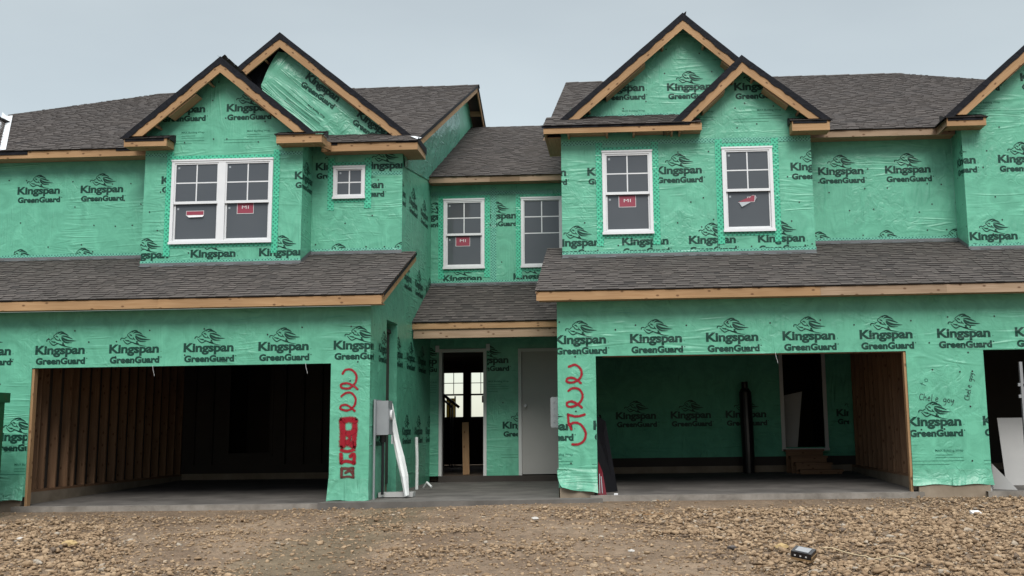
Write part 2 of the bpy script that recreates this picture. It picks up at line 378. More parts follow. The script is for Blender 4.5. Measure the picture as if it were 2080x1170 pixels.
for pts, a, b, mid in (([(815,165),(880,112),(960,112),(1020,150)], 10, 8, 34), ([(860,182),(950,150),(1050,170),(1145,228)], 10, 4, 44), ([(925,222),(1040,236),(1150,272),(1275,322)], 10, 3, 46),
                  ([(930,245),(1020,318),(1150,362),(1390,376)], 8, 3, 60), ([(922,265),(980,355),(1085,418),(1265,424)], 8, 4, 44), ([(695,255),(700,215),(760,165),(830,118),(900,104)], 16, 16, 14),
                  ([(690,250),(730,268),(750,300)], 24, 16, 18), ([(750,222),(800,236),(835,268)], 14, 8, 30), ([(735,270),(770,322),(850,352),(895,352)], 22, 10, 22), ([(862,290),(885,340),(930,378)], 10, 14, 22),
                  ([(500,380),(508,330),(560,318),(615,342)], 26, 16, 20), ([(610,345),(650,298),(695,288)], 16, 10, 16), ([(570,368),(640,452),(710,492),(790,458),(835,450)], 14, 14, 26),
                  ([(625,372),(690,392),(750,402),(715,418)], 8, 6, 34), ([(755,412),(850,446),(935,482),(1020,512),(1110,540),(1275,572)], 14, 8, 30), ([(952,415),(1005,432),(955,450)], 10, 8, 26), ([(920,490),(1000,474),(1045,505)], 8, 12, 34)):
    LOGO += stroke2d(em(pts), a/1771, b/1771, 4, mid/1771)[0]
LOGO += [[(0.858,0.01),(0.874,0.01),(0.866,0.026)], [(0.858,-0.085),(0.882,-0.085),(0.870,-0.062)]]
SMALL = fit(text_tris('MAX Building Wrap', 0.012), 0.40, 0.83, -0.40, 0.036)
for x0, x1, y in ((0.40,0.66,-0.455),(0.40,0.83,-0.495),(-0.03,0.83,-0.545),(-0.03,0.60,-0.60)):
    SMALL += [[(x0,y),(x1,y),(x1,y+.007)], [(x0,y),(x1,y+.007),(x0,y+.007)]]
class Plane2:
    """maps wall coordinates (u, v) into the scene, with the outward lift"""
    def __init__(s, o, u, v, n, uvo=(0, 0)): s.o, s.u, s.w, s.n, s.uvo = Vector(o), Vector(u), Vector(v), Vector(n), uvo
    def p(s, a, b, h=0.0): return tuple(s.o + s.u*a + s.w*b + s.n*h)
def clip2(P, hp):
    """clip a 2-D polygon by half planes (a, b, c): keep a*x + b*y + c >= 0"""
    for a, b, c in hp:
        d = [a*x+b*y+c for x, y in P]
        if min(d) >= 0: continue
        if max(d) <= 0: return []
        Q = []
        for i in range(len(P)):
            j = (i+1) % len(P)
            if d[i] >= 0: Q.append(P[i])
            if (d[i] >= 0) != (d[j] >= 0):
                t = d[i]/(d[i]-d[j]); Q.append((P[i][0]+(P[j][0]-P[i][0])*t, P[i][1]+(P[j][1]-P[i][1])*t))
        P = Q
    return P if len(P) >= 3 else []
def rect_hp(x0, x1, y0, y1): return [(1,0,-x0),(-1,0,x1),(0,1,-y0),(0,-1,y1)]
def line_hp(p, q, inside):
    a, b = q[1]-p[1], -(q[0]-p[0]); c = -(a*p[0]+b*p[1])
    if a*inside[0]+b*inside[1]+c < 0: a, b, c = -a, -b, -c
    return (a, b, c)
def print_on(mb, pl, tris, x, y, hp, mat, h=0.003, rot=0.0, sc=1.0):
    ca, sa = math.cos(rot)*sc, math.sin(rot)*sc
    for t in tris:
        P = clip2([(x+p[0]*ca-p[1]*sa, y+p[0]*sa+p[1]*ca) for p in t], hp)
        if P:
            if sum(P[i][0]*P[(i+1)%len(P)][1]-P[(i+1)%len(P)][0]*P[i][1] for i in range(len(P))) < 0: P.reverse()
            mb.poly([pl.p(a, b, h) for a, b in P], mat, [(a+pl.uvo[0], b+pl.uvo[1]) for a, b in P])
def logos(mb, pl, spots, hp, small=False):
    for x, y in spots:
        print_on(mb, pl, LOGO, x, y, hp, 1)
        if small: print_on(mb, pl, SMALL, x, y, hp, 4)
def nails(mb, pl, x0, x1, y0, y1, hp, holes=(), dx=0.42, dy=0.42, seed=1):
    r = random.Random(seed); y = y0+.12; row = 0
    while y < y1:
        x = x0 + .1 + (row % 2)*dx*.5
        while x < x1:
            a, b = x+r.uniform(-.13,.13), y+r.uniform(-.10,.10)
            if r.random() < .72 and all(A*a+B*b+c > .03 for A, B, c in hp) and not any(h[0]-.15 < a < h[1]+.15 and h[2]-.15 < b < h[3]+.15 for h in holes):
                mb.poly([pl.p(a+.014*math.cos(k*math.pi/4), b+.014*math.sin(k*math.pi/4), .006) for k in range(8)], 2)
            x += dx
        y += dy; row += 1
WALLM = ['wrap', 'ink', 'nail', 'osb', 'ink2']
def wall_cells(mb, pl, x0, x1, z0, z1, holes, hp=None, depth=0.13, back=True):
    """a wrapped wall panel with openings: front skin, reveals and sheathing behind"""
    xs = sorted({x0, x1, *[min(max(h[k], x0), x1) for h in holes for k in (0, 1)]}); zs = sorted({z0, z1, *[min(max(h[k], z0), z1) for h in holes for k in (2, 3)]})
    for i in range(len(xs)-1):
        for j in range(len(zs)-1):
            cx, cz = (xs[i]+xs[i+1])/2, (zs[j]+zs[j+1])/2
            if any(h[0] < cx < h[1] and h[2] < cz < h[3] for h in holes): continue
            P = [(xs[i],zs[j]),(xs[i+1],zs[j]),(xs[i+1],zs[j+1]),(xs[i],zs[j+1])]
            if hp: P = clip2(P, hp)
            if not P: continue
            uv = [(a+pl.uvo[0], b+pl.uvo[1]) for a, b in P]
            mb.poly([pl.p(a, b) for a, b in P], 0, uv)
            if back: mb.poly([pl.p(a, b, -depth) for a, b in reversed(P)], 3, list(reversed(uv)))
    for h in holes:
        a0, a1, b0, b1 = max(h[0], x0), min(h[1], x1), max(h[2], z0), min(h[3], z1)
        for (p, q) in (((a0,b0),(a0,b1)), ((a1,b1),(a1,b0)), ((a0,b1),(a1,b1)), ((a1,b0),(a0,b0))):
            if (p[0] == q[0] and (p[0] <= x0 or p[0] >= x1)) or (p[1] == q[1] and (p[1] <= z0 or p[1] >= z1)): continue
            mb.poly([pl.p(*p), pl.p(*q), pl.p(*q, -depth), pl.p(*p, -depth)], 0)
def front(y): return Plane2((0, y, 0), (1, 0, 0), (0, 0, 1), (0, -1, 0), (y*3.1, y))
def side_right(x, uo=0.0): return Plane2((x, 0, 0), (0, 1, 0), (0, 0, 1), (1, 0, 0), (x+uo, 0))      # faces +X
def side_left(x, uo=0.0): return Plane2((x, 0, 0), (0, -1, 0), (0, 0, 1), (-1, 0, 0), (x+uo, 0))      # faces -X, u = -y

# ------------------------------------------------------------------ shingled roof planes
def shingles(mb, O, U, V, L, W, clips=(), seed=1, keep=None, exposure=0.143, deck=True, under=3):
    """laminated shingle courses on a deck: O eave corner, U along the eave, V up the slope; materials 0 shingle, 1 deck, under = underside"""
    r = random.Random(seed); O, U, V = Vector(O), Vector(U).normalized(), Vector(V).normalized(); N = U.cross(V)
    if N.z < 0: N = -N
    flip = U.cross(V).dot(N) < 0
    def add(pts, m, uv, t):
        if flip: pts, uv = pts[::-1], uv[::-1]
        mb.poly(pts, m, uv, t, clips)
    nc = int(math.ceil(W/exposure))
    for i in range(nc):
        v0, v1 = i*exposure, min((i+1)*exposure, W); u = -r.random()*.3; wob = r.uniform(-.004, .004); lam = r.random() < .5
        while u < L:
            w = r.uniform(.09, .25); a, b = max(u, 0), min(u+w, L); u += w; lam = not lam if r.random() < .85 else lam
            if b-a < .01: continue
            h = .017 if lam else .0085; jit = wob + r.uniform(-.003, .003) - (.006 if lam else 0)
            t = (.60 + r.gauss(0, .15)) if lam else (.40 + r.gauss(0, .14)); t = min(1, max(0, t))
            if keep and not keep(O + U*((a+b)/2) + V*v0): continue
            p = lambda a_, v_, h_: tuple(O + U*a_ + V*v_ + N*h_)
            bt = v0 + jit
            band = bt + exposure*.80
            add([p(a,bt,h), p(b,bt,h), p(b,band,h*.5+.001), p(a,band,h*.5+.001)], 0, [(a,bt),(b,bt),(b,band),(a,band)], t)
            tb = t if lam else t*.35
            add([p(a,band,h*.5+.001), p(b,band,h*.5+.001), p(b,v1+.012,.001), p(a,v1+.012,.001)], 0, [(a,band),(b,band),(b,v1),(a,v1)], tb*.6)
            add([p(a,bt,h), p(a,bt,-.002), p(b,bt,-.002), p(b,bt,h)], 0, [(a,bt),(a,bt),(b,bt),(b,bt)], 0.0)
    if deck:
        p = lambda a_, v_, h_: tuple(O + U*a_ + V*v_ + N*h_)
        q = [(0,.03),(L,.03),(L,W),(0,W)]
        add([p(a,b,-.004) for a, b in q], 1, q, .5)
        add([p(a,b,-.045) for a, b in reversed(q)], 2, [(a, b) for a, b in reversed(q)], .5)
ROOFM = ['shingle', 'deck', 'soffit']
PITCH_M, EAVE_Y, EAVE_Z, RIDGE_Y = 0.43, 2.10, 6.36, 10.7
RIDGE_Z = EAVE_Z + PITCH_M*(RIDGE_Y-EAVE_Y)
cM = 1/math.hypot(1, PITCH_M); VM = (0, cM, PITCH_M*cM)
ABOVE_MAIN = ((0, EAVE_Y, EAVE_Z-.02), (0, -PITCH_M, 1))
def line_strip(mb, a, b, n_in, o0, o1, y0, y1, mat=0, jag=0.0, seed=0, clips=(), n=26):
    """a board along a gable rake in the XZ plane: from a to b (x, z), between offsets o0..o1 down the inward normal, y0 (front) .. y1"""
    r = random.Random(seed); L = math.hypot(b[0]-a[0], b[1]-a[1]); d = ((b[0]-a[0])/L, (b[1]-a[1])/L); uo = r.random()*30
    n = n if jag else 1
    st = [i/n for i in range(n+1)]; low = [o1 + (r.uniform(-jag, jag) if jag else 0) for _ in st]; up = [o0 - (r.uniform(0, jag*.35) if jag else 0) for _ in st]
    def P(t, o, y): return (a[0]+d[0]*L*t+n_in[0]*o, y, a[1]+d[1]*L*t+n_in[1]*o)
    for i in range(n):
        s0, s1 = st[i], st[i+1]; U = lambda t, o: (t*L+uo, o+uo)
        f = [P(s0,up[i],y0),P(s1,up[i+1],y0),P(s1,low[i+1],y0),P(s0,low[i],y0)]; uf = [U(s0,up[i]),U(s1,up[i+1]),U(s1,low[i+1]),U(s0,low[i])]
        mb.poly(f, mat, uf, .5, clips)
        mb.poly([(p[0], y1, p[2]) for p in reversed(f)], mat, uf[::-1], .5, clips)
        mb.poly([P(s0,low[i],y0),P(s1,low[i+1],y0),P(s1,low[i+1],y1),P(s0,low[i],y1)], mat, [U(s0,0),U(s1,0),U(s1,.04),U(s0,.04)], .5, clips)
        mb.poly([P(s0,up[i],y0),P(s0,up[i],y1),P(s1,up[i+1],y1),P(s1,up[i+1],y0)], mat, [U(s0,0),U(s0,.04),U(s1,.04),U(s1,0)], .5, clips)
    mb.poly([P(1,up[-1],y0),P(1,up[-1],y1),P(1,low[-1],y1),P(1,low[-1],y0)], mat, None, .5, clips)
def gable(parent, apex, left, right, y, wall_y, yback, seed, zcut=None, sides='LR', label=None):
    """cross gable roof: two shingled slopes back to the main roof, felt edge, pine barge boards and lookouts"""
    for sd, foot in (('L', left), ('R', right)):
        if sd not in sides: continue
        dx, dz = foot[0]-apex[0], foot[1]-apex[1]; L = math.hypot(dx, dz); d = (dx/L, dz/L)
        n = (-d[1], d[0]); n = n if n[1] < 0 else (-n[0], -n[1])
        mb = MB(); shingles(mb, (foot[0], y, foot[1]), (0, 1, 0), (-d[0], 0, -d[1]), yback-y, L, [ABOVE_MAIN], seed)
        mb.build('gable_roof', ROOFM, parent)
        cl = [((apex[0], 0, 0), (1 if sd == 'R' else -1, 0, 0))]
        if zcut is not None: cl.append(((0, 0, zcut), (0, 0, 1)))
        mb = MB(); line_strip(mb, (apex[0]-d[0]*.08, apex[1]-d[1]*.08), (foot[0]+d[0]*.03, foot[1]+d[1]*.03), n, -.022, .078, y-.016, y-.004, 0, .013, seed+3, cl[:1] + ([((0, 0, zcut-.045), (0, 0, 1))] if zcut is not None else []))
        mb.build('roof_felt', 'felt', parent)
        mb = MB(); line_strip(mb, (apex[0]-d[0]*.2, apex[1]-d[1]*.2), foot, n, .05, .205, y, y+.038, 0, 0, seed+5, cl)
        mb.build('barge_board', 'pine', parent)
        r = random.Random(seed+9)
        for q in (.16, .44, .72):
            t = q+r.uniform(-.04, .04); c = (apex[0]+d[0]*L*t+n[0]*.14, (y+wall_y)/2+.02, apex[1]+d[1]*L*t+n[1]*.14)
            if zcut is not None and c[2] < zcut+.1: continue
            mb = MB(); mb.obox(c, (d[0]*.019, 0, d[1]*.019), (0, (wall_y-y)/2-.022, 0), (n[0]*.055, 0, n[1]*.055)); mb.build('lookout', 'soffit', parent)
        mb = MB()                                            # plywood infill under the overhang between two lookouts
        mb.obox((apex[0]+d[0]*L*.47+n[0]*.215, (y+wall_y)/2+.02, apex[1]+d[1]*L*.47+n[1]*.215), (d[0]*L*.14, 0, d[1]*L*.14), (0, (wall_y-y)/2-.03, 0), (n[0]*.012, 0, n[1]*.012))
        mb.build('soffit', 'soffit', parent)
def return_box(parent, x0, x1, y0, y1, z0, z1, felt=True, seed=1):
    """boxed eave return with a little shingled top"""
    mb = MB(); mb.box(x0, x1, y0, y0+.038, z0, z1); mb.build('fascia_board', 'pine', parent)
    mb = MB(); mb.box(x0, x0+.038, y0+.039, y1, z0+.005, z1); mb.box(x1-.038, x1, y0+.039, y1, z0+.005, z1); mb.box(x0+.039, x1-.039, y0+.039, y1, z0+.005, z0+.03)
    mb.build('soffit', 'pine', parent)
    dp = y1-y0+.03; up = .36*dp; mb = MB()
    shingles(mb, (x0-.03, y0-.03, z1+.004), (1, 0, 0), (0, dp, up), x1-x0+.06, math.hypot(dp, up), (), seed, None, .11)
    mb.poly([(x0-.03,y0-.03,z1), (x0-.03,y1,z1), (x0-.03,y1,z1+up)], 1); mb.poly([(x1+.03,y0-.03,z1), (x1+.03,y1,z1+up), (x1+.03,y1,z1)], 1)
    mb.build('return_roof', ROOFM, parent)
    if felt:
        mb = MB(); mb.box(x0+.02, x1-.05, y0-.012, y0-.002, z1-.045, z1); mb.build('roof_felt', 'felt', parent)
def fascia(parent, x0, x1, y, z0, z1, mat='pine', cuts=(), t=.038):
    e = [x0, *cuts, x1]
    for i in range(len(e)-1):
        mb = MB(); mb.box(e[i]+(.002 if i else 0), e[i+1], y+(.001*i), y+t, z0, z1); mb.build('fascia_board', mat if not isinstance(mat, (list, tuple)) else mat[i], parent)
def soffit_run(parent, x0, x1, y0, y1, z, gap=.0):
    mb = MB(); mb.box(x0, x1, y0, y1, z, z+.015); mb.build('soffit', 'soffit', parent)
def flashing(parent, x0, x1, y, z, h=.05, tape=.045):
    mb = MB(); mb.box(x0, x1, y-.012, y-.004, z-.03, z+h); mb.poly([(x0,y-.012,z+.0),(x1,y-.012,z+.0),(x1,y-.11,z-.028),(x0,y-.11,z-.028)][::-1]); mb.build('flashing', 'flash', parent)
    if tape:
        mb = MB(); pl = front(y)
        n = max(2, int((x1-x0)/.25)); r = random.Random(int(x0*10)); zz = [z+h+tape+r.uniform(-.008, .008) for _ in range(n+1)]
        for i in range(n):
            a, b = x0+(x1-x0)*i/n, x0+(x1-x0)*(i+1)/n
            mb.poly([pl.p(a, z+h-.01, .008), pl.p(b, z+h-.01, .008), pl.p(b, zz[i+1], .008), pl.p(a, zz[i], .008)])
        mb.build('seam_tape', 'base_tape', parent)
def window_tape(parent, x0, x1, z0, z1, y):
    mb = MB(); pl = front(y); w = .115; r = random.Random(int(x0*77))
    for a, b, c, d, h in ((x0-w, x0+.01, z0-.22, z1+.17, .009), (x1-.01, x1+w, z0-.20, z1+.17, .0092), (x0+.01, x1-.01, z1-.01, z1+.085, .0085), (x0+.01, x1-.01, z0-.075, z0+.01, .0084)):
        mb.poly([pl.p(a+r.uniform(-.006,.006), c, h), pl.p(b+r.uniform(-.006,.006), c+r.uniform(-.01,.01), h), pl.p(b+r.uniform(-.006,.006), d, h), pl.p(a+r.uniform(-.006,.006), d+r.uniform(-.01,.01), h)])
    mb.build('seam_tape', 'tape', parent)
MI = fit(text_tris('MI', 0.0, 1.1), -0.062, 0.062, -0.032, 0.062)
def sticker(win, cx, cz, y, kind):
    mb = MB(); pl = Plane2((cx, y, cz), (1, 0, 0), (0, 0, 1), (0, -1, 0))
    def quad(P, m, h): mb.poly([pl.p(a, b, h) for a, b in P], m)
    if kind == 'flat':
        quad([(-.155,-.105),(.155,-.105),(.155,.105),(-.155,.105)], 1, .003); quad([(-.145,-.095),(.147,-.095),(.147,.105),(-.145,.105)], 0, .005)
        print_on(mb, pl, MI, 0, .02, rect_hp(-1,1,-1,1), 1, .007)
    elif kind == 'folded':
        quad([(-.165,-.03),(.165,-.03),(.165,.055),(-.165,.055)], 1, .004); quad([(-.157,-.022),(.157,-.022),(.157,.047),(-.157,.047)], 0, .006)
        mb.poly([pl.p(-.16,-.03,.004), pl.p(-.10,-.07,.03), pl.p(.15,-.065,.03), pl.p(.165,-.03,.004)], 1)
    else:
        quad([(-.17,-.045),(.13,-.04),(.15,.075),(.10,.085)], 1, .004); quad([(-.16,-.038),(.125,-.032),(.135,.075),(.09,.078)], 0, .006)
        mb.poly([pl.p(-.15,-.04,.004), pl.p(-.10,-.13,.03), pl.p(.07,-.04,.02)], 2); mb.poly([pl.p(.13,-.03,.004), pl.p(.17,.03,.03), pl.p(.15,.075,.01)], 2)
        print_on(mb, pl, MI, .03, .05, rect_hp(-.2,.2,-.2,.062), 1, .008, .28, .5)
    mb.build('sticker', ['red', 'stick_white', 'label_grey'], win)
def window(parent, x0, x1, z0, z1, y, kind='hung', stick=None, spot=True, tape=True):
    """white vinyl window: frame, sashes, dark panes, muntins, stickers. kind: hung, fixed (no meeting rail), small, twin"""
    if tape: window_tape(parent, x0, x1, z0, z1, y)
    fw, fd = .055, .05; mb = MB(); yo, yi = y-fd, y+.05
    mb.box(x0, x0+fw, yo, yi, z0, z1); mb.box(x1-fw, x1, yo, yi, z0, z1); mb.box(x0+fw, x1-fw, yo, yi, z1-fw, z1); mb.box(x0+fw, x1-fw, yo, yi, z0, z0+fw)
    mb.box(x0-.012, x1+.012, yo-.014, yo-.001, z0-.012, z0+.03); mb.box(x0-.008, x1+.008, yo-.012, yo-.001, z1-.02, z1+.012)
    lights = [(x0+fw, x1-fw)]
    if kind == 'twin':
        xm = (x0+x1)/2; mb.box(xm-.065, xm+.065, yo+.002, yi, z0+fw, z1-fw); lights = [(x0+fw, xm-.065), (xm+.065, x1-fw)]
    win = mb.build('window', 'vinyl', parent)
    zm = z0 + (z1-z0)*.485
    for i, (a, b) in enumerate(lights):
        def sash(c, d, yy, sw, nm):
            m = MB(); m.box(a+.001, a+sw, yy, yy+.03, c, d); m.box(b-sw, b-.001, yy, yy+.03, c, d); m.box(a+sw, b-sw, yy, yy+.03, d-sw, d); m.box(a+sw, b-sw, yy, yy+.03, c, c+sw); m.build(nm, 'vinyl', win)
        def pane(c, d, yy):
            m = MB(); m.poly([(a+.01,yy,c),(b-.01,yy,c),(b-.01,yy,d),(a+.01,yy,d)]); m.build('pane', 'glass', win)
        def grid(c, d, yy, w=.011):
            m = MB(); xm2, zm2 = (a+b)/2, (c+d)/2; m.box(xm2-w, xm2+w, yy-.005, yy-.001, c, d); m.box(a+.02, xm2-w, yy-.005, yy-.001, zm2-w, zm2+w); m.box(xm2+w, b-.02, yy-.005, yy-.001, zm2-w, zm2+w); m.build('muntin', 'vinyl', win)
        def dot(c, yy):
            m = MB(); m.poly([(a+.055,yy-.003,c-.075),(a+.09,yy-.003,c-.075),(a+.09,yy-.003,c-.04),(a+.055,yy-.003,c-.04)]); m.build('sticker', 'label_grey', win)
        if kind == 'small':
            sash(z0+fw, z1-fw, y-.03, .02, 'sash'); pane(z0+fw, z1-fw, y-.012); grid(z0+fw+.01, z1-fw-.01, y-.012); dot(z1-fw-.01, y-.012)
        elif kind == 'fixed':
            sash(z0+fw, z1-fw, y-.03, .018, 'sash'); pane(z0+fw, z1-fw, y-.012); zt = z1-fw-.015; zb = zt-(z1-z0)*.46
            grid(zb, zt, y-.012); m = MB(); m.box(a+.02, b-.02, y-.017, y-.013, zb-.022, zb-.001); m.build('muntin', 'vinyl', win)
        else:
            sash(zm-.02, z1-fw, y-.038, .026, 'upper_sash'); pane(zm+.005, z1-fw-.02, y-.02); grid(zm+.03, z1-fw-.027, y-.02)
            sash(z0+fw, zm+.028, y-.004, .03, 'lower_sash'); pane(z0+fw+.02, zm-.0, y+.012)
            m = MB(); m.box(a+.002, b-.002, y-.044, y-.039, zm-.022, zm+.026); m.build('meeting_rail', 'vinyl', win)
            if spot: dot(z1-fw-.03, y-.02); dot(zm-.045, y+.012)
            st = stick[i] if isinstance(stick, list) else stick
            if st: sticker(win, *st[:2], y+.009, st[2])
    return win
def ribbon(mb, pl, pts, w, mat=0, h=.007, n=8):
    """spray-paint stroke: a soft-edged ribbon, tone 1 in the middle falling to 0 at the rims, with rounded ends"""
    _, c = stroke2d(pts, w, w, n); m = len(c); prev = None
    N = []
    for i in range(m):
        a, b = c[max(i-1,0)], c[min(i+1,m-1)]; dx, dy = b[0]-a[0], b[1]-a[1]; l = math.hypot(dx, dy) or 1; N.append((-dy/l, dx/l))
    for i in range(m-1):
        for sg in (1, -1):
            p0, p1 = c[i], c[i+1]; q0 = (p0[0]+N[i][0]*w*sg, p0[1]+N[i][1]*w*sg); q1 = (p1[0]+N[i+1][0]*w*sg, p1[1]+N[i+1][1]*w*sg)
            P = [p0, p1, q1, q0]; T = [1, 1, 0, 0]
            if sg > 0: pass
            else: P.reverse(); T.reverse()
            mb.poly([pl.p(a, b, h + .00003*i) for a, b in P], mat, [(a, b) for a, b in P], T)
    for e, sg in ((0, -1), (m-1, 1)):
        ang = math.atan2(N[e][1], N[e][0])
        for k in range(6):
            a0, a1 = ang - sg*math.pi*k/6, ang - sg*math.pi*(k+1)/6
            P = [c[e], (c[e][0]+w*math.cos(a0), c[e][1]+w*math.sin(a0)), (c[e][0]+w*math.cos(a1), c[e][1]+w*math.sin(a1))]; T = [1, 0, 0]
            if (P[1][0]-P[0][0])*(P[2][1]-P[0][1])-(P[2][0]-P[0][0])*(P[1][1]-P[0][1]) < 0: P.reverse(); T.reverse()
            mb.poly([pl.p(a, b, h+.0004) for a, b in P], mat, [(a, b) for a, b in P], T)

# ------------------------------------------------------------------ THE THREE PIECES OF THE TOWNHOUSE ROW
WALL_L, WALL_R = -4.147, -1.118          # side walls flanking the recessed entry
Y_BAY, Y_REC, Y_ENT = 1.80, 2.46, 5.60
Z_LB = -0.08                              # left garage floor level
left = thing('townhouse', 'unfinished green wrapped townhouse with a paired window and small square window over its garage', 'townhouse', (-7.3, 0, Z_LB), 'townhouses of the row')
right = thing('townhouse', 'unfinished townhouse in green wrap with two single tall windows under the highest double gable', 'townhouse', (2.0, 0, 0), 'townhouses of the row')
third = thing('townhouse', 'unfinished green wrapped townhouse cut off by the picture edge beyond the wide marked pier', 'townhouse', (8.0, 0, 0), 'townhouses of the row')
entry = thing('townhouse_entry', 'recessed middle section in green wrap with two doors below and two windows above', 'building', (-2.63, 5.6, 0))

# ---- lower front walls
pl = front(0.0)
mb = MB(); hp = rect_hp(-17.6, WALL_L, Z_LB+.02, 3.06)
hole = (-9.74, -4.786, -1, 2.135)
wall_cells(mb, pl, -17.6, WALL_L, Z_LB+.15, 3.06, [hole])
logos(mb, pl, [(-9.70+1.2375*k, 2.36) for k in range(-6, 5)], hp)
logos(mb, pl, [(-10.33, 0.97)], rect_hp(-17.6, -9.745, 0, 3), True)
nails(mb, pl, -17.6, WALL_L, 0, 3.0, hp, [hole], seed=3)
gwl = mb.build('garage_wall', WALLM, left)
mb = MB(); hole = (-0.506, 4.398, -1, 2.18); hp = rect_hp(WALL_R, 5.0, .05, 3.08)
wall_cells(mb, pl, WALL_R, 4.0, .12, 3.08, [(-0.506, 4.0, -1, 2.18)]); wall_cells(mb, pl, 4.0, 5.0, .12, 3.08, [(4.0, 4.398, -1, 2.18)])
logos(mb, pl, [(0.05+1.213*k, 2.385) for k in range(-1, 5)], hp)
logos(mb, pl, [(4.36, 1.01)], [*rect_hp(4.40, 5.0, .0, 3)], True); logos(mb, pl, [(-1.72, 1.02), (-0.56, 1.02)], rect_hp(WALL_R, -.51, 0, 3), True)
nails(mb, pl, WALL_R, 5.0, 0, 3.05, hp, [hole], seed=5)
gwr = mb.build('garage_wall', WALLM, right)
mb = MB(); hp = rect_hp(5.0, 12.0, .05, 3.08); hole = (5.60, 10.5, -1, 2.18)
wall_cells(mb, pl, 5.0, 12.0, .12, 3.08, [hole])
logos(mb, pl, [(0.05+1.213*k, 2.385) for k in range(4, 9)], hp)
logos(mb, pl, [(4.36, 1.01), (5.52, 1.01)], rect_hp(5.0, 5.598, 0, 3), True)
nails(mb, pl, 5.0, 12, 0, 3.05, hp, [hole], seed=6)
gwt = mb.build('garage_wall', WALLM, third)

# loose flared wrap at the foot of the piers
def skirt(parent, x0, x1, z0, z1, seed, amp=.05, fl=.09, curl=0.0):
    r = random.Random(seed); mb = MB(); nx, nz = max(4, int((x1-x0)/.05)), 8
    def P(i, j):
        u, t = i/nx, j/nz; x = x0+(x1-x0)*u; z = z1+(z0-z1)*t
        w = mn.noise(Vector((x*3.1+seed, z*2.0, seed*.7)))*amp*t + mn.noise(Vector((x*9+seed, z*5, 1.3)))*amp*.4*t
        return (x + (u-.5)*.05*t + curl*t*t*(1-u), -.008 - fl*t*t*(.4+.6*abs(math.sin(u*2.3+seed))) - abs(w), z + .012*math.sin(u*7+seed)*t + curl*.9*t*t*(1-u))
    for i in range(nx):
        for j in range(nz):
            q = [P(i,j), P(i,j+1), P(i+1,j+1), P(i+1,j)]
            mb.poly(q, 0, [(p[0], p[2]) for p in q])
    return mb.build('loose_wrap', 'loose_wrap', parent, smooth=True)
skirt(right, WALL_R-.02, -.52, .035, .42, 2, .06, .13, .10)
skirt(right, 4.40, 4.998, .105, .34, 4, .03, .05); skirt(third, 5.002, 5.60, .105, .34, 4, .03, .05)
skirt(left, -4.79, WALL_L-.01, -.04, .30, 6, .02, .04); skirt(left, -10.3, -9.76, .02, .42, 9, .03, .06)

# ---- upper recessed walls
pl = front(Y_REC)
mb = MB(); hp = rect_hp(-17.6, -8.80, 4.28, 6.40)
wall_cells(mb, pl, -17.6, -8.80, 4.28, 6.40, [])
logos(mb, pl, [(-17.7, 5.59), (-16.47, 5.59), (-15.24, 5.59), (-14.01, 5.59), (-12.78, 5.59), (-11.55, 5.59), (-10.32, 5.59), (-11.83, 4.16), (-10.62, 4.16), (-9.38, 4.15)], hp); nails(mb, pl, -17.6, -8.8, 4.4, 6.2, hp, seed=8); mb.build('upper_wall', WALLM, left)
mb = MB(); hw = (-5.45, -4.85, 5.36, 5.97); hp = rect_hp(-5.86, WALL_L, 4.28, 6.40)
wall_cells(mb, pl, -5.86, WALL_L, 4.28, 6.40, [hw])
logos(mb, pl, [(-4.90, 5.92)], rect_hp(-5.86, WALL_L, 5.86, 6.3)); logos(mb, pl, [(-5.33, 5.55)], rect_hp(-4.75, WALL_L, 5.0, 5.84)); logos(mb, pl, [(-5.80, 5.92)], rect_hp(-5.86, -5.57, 5.0, 6.3)); logos(mb, pl, [(-5.75, 4.14), (-4.56, 4.14)], hp)
nails(mb, pl, -5.86, WALL_L, 4.4, 6.2, hp, [hw], seed=9); mb.build('upper_wall', WALLM, left)
mb = MB(); hp = rect_hp(3.37, 6.04, 4.28, 6.40)
hpa = rect_hp(3.37, 5.0, 4.28, 6.40)
wall_cells(mb, pl, 3.37, 5.0, 4.28, 6.40, []); logos(mb, pl, [(3.59, 5.60), (4.81, 5.60), (3.14, 4.17), (4.36, 4.17)], hpa); nails(mb, pl, 3.37, 5.0, 4.4, 6.2, hpa, seed=10); mb.build('upper_wall', WALLM, right)
mb = MB(); hpb = rect_hp(5.0, 6.04, 4.28, 6.40)
wall_cells(mb, pl, 5.0, 6.04, 4.28, 6.40, []); logos(mb, pl, [(4.81, 5.60), (4.36, 4.17), (5.60, 4.17)], hpb); nails(mb, pl, 5.0, 6.04, 4.4, 6.2, hpb, seed=11); mb.build('upper_wall', WALLM, third)

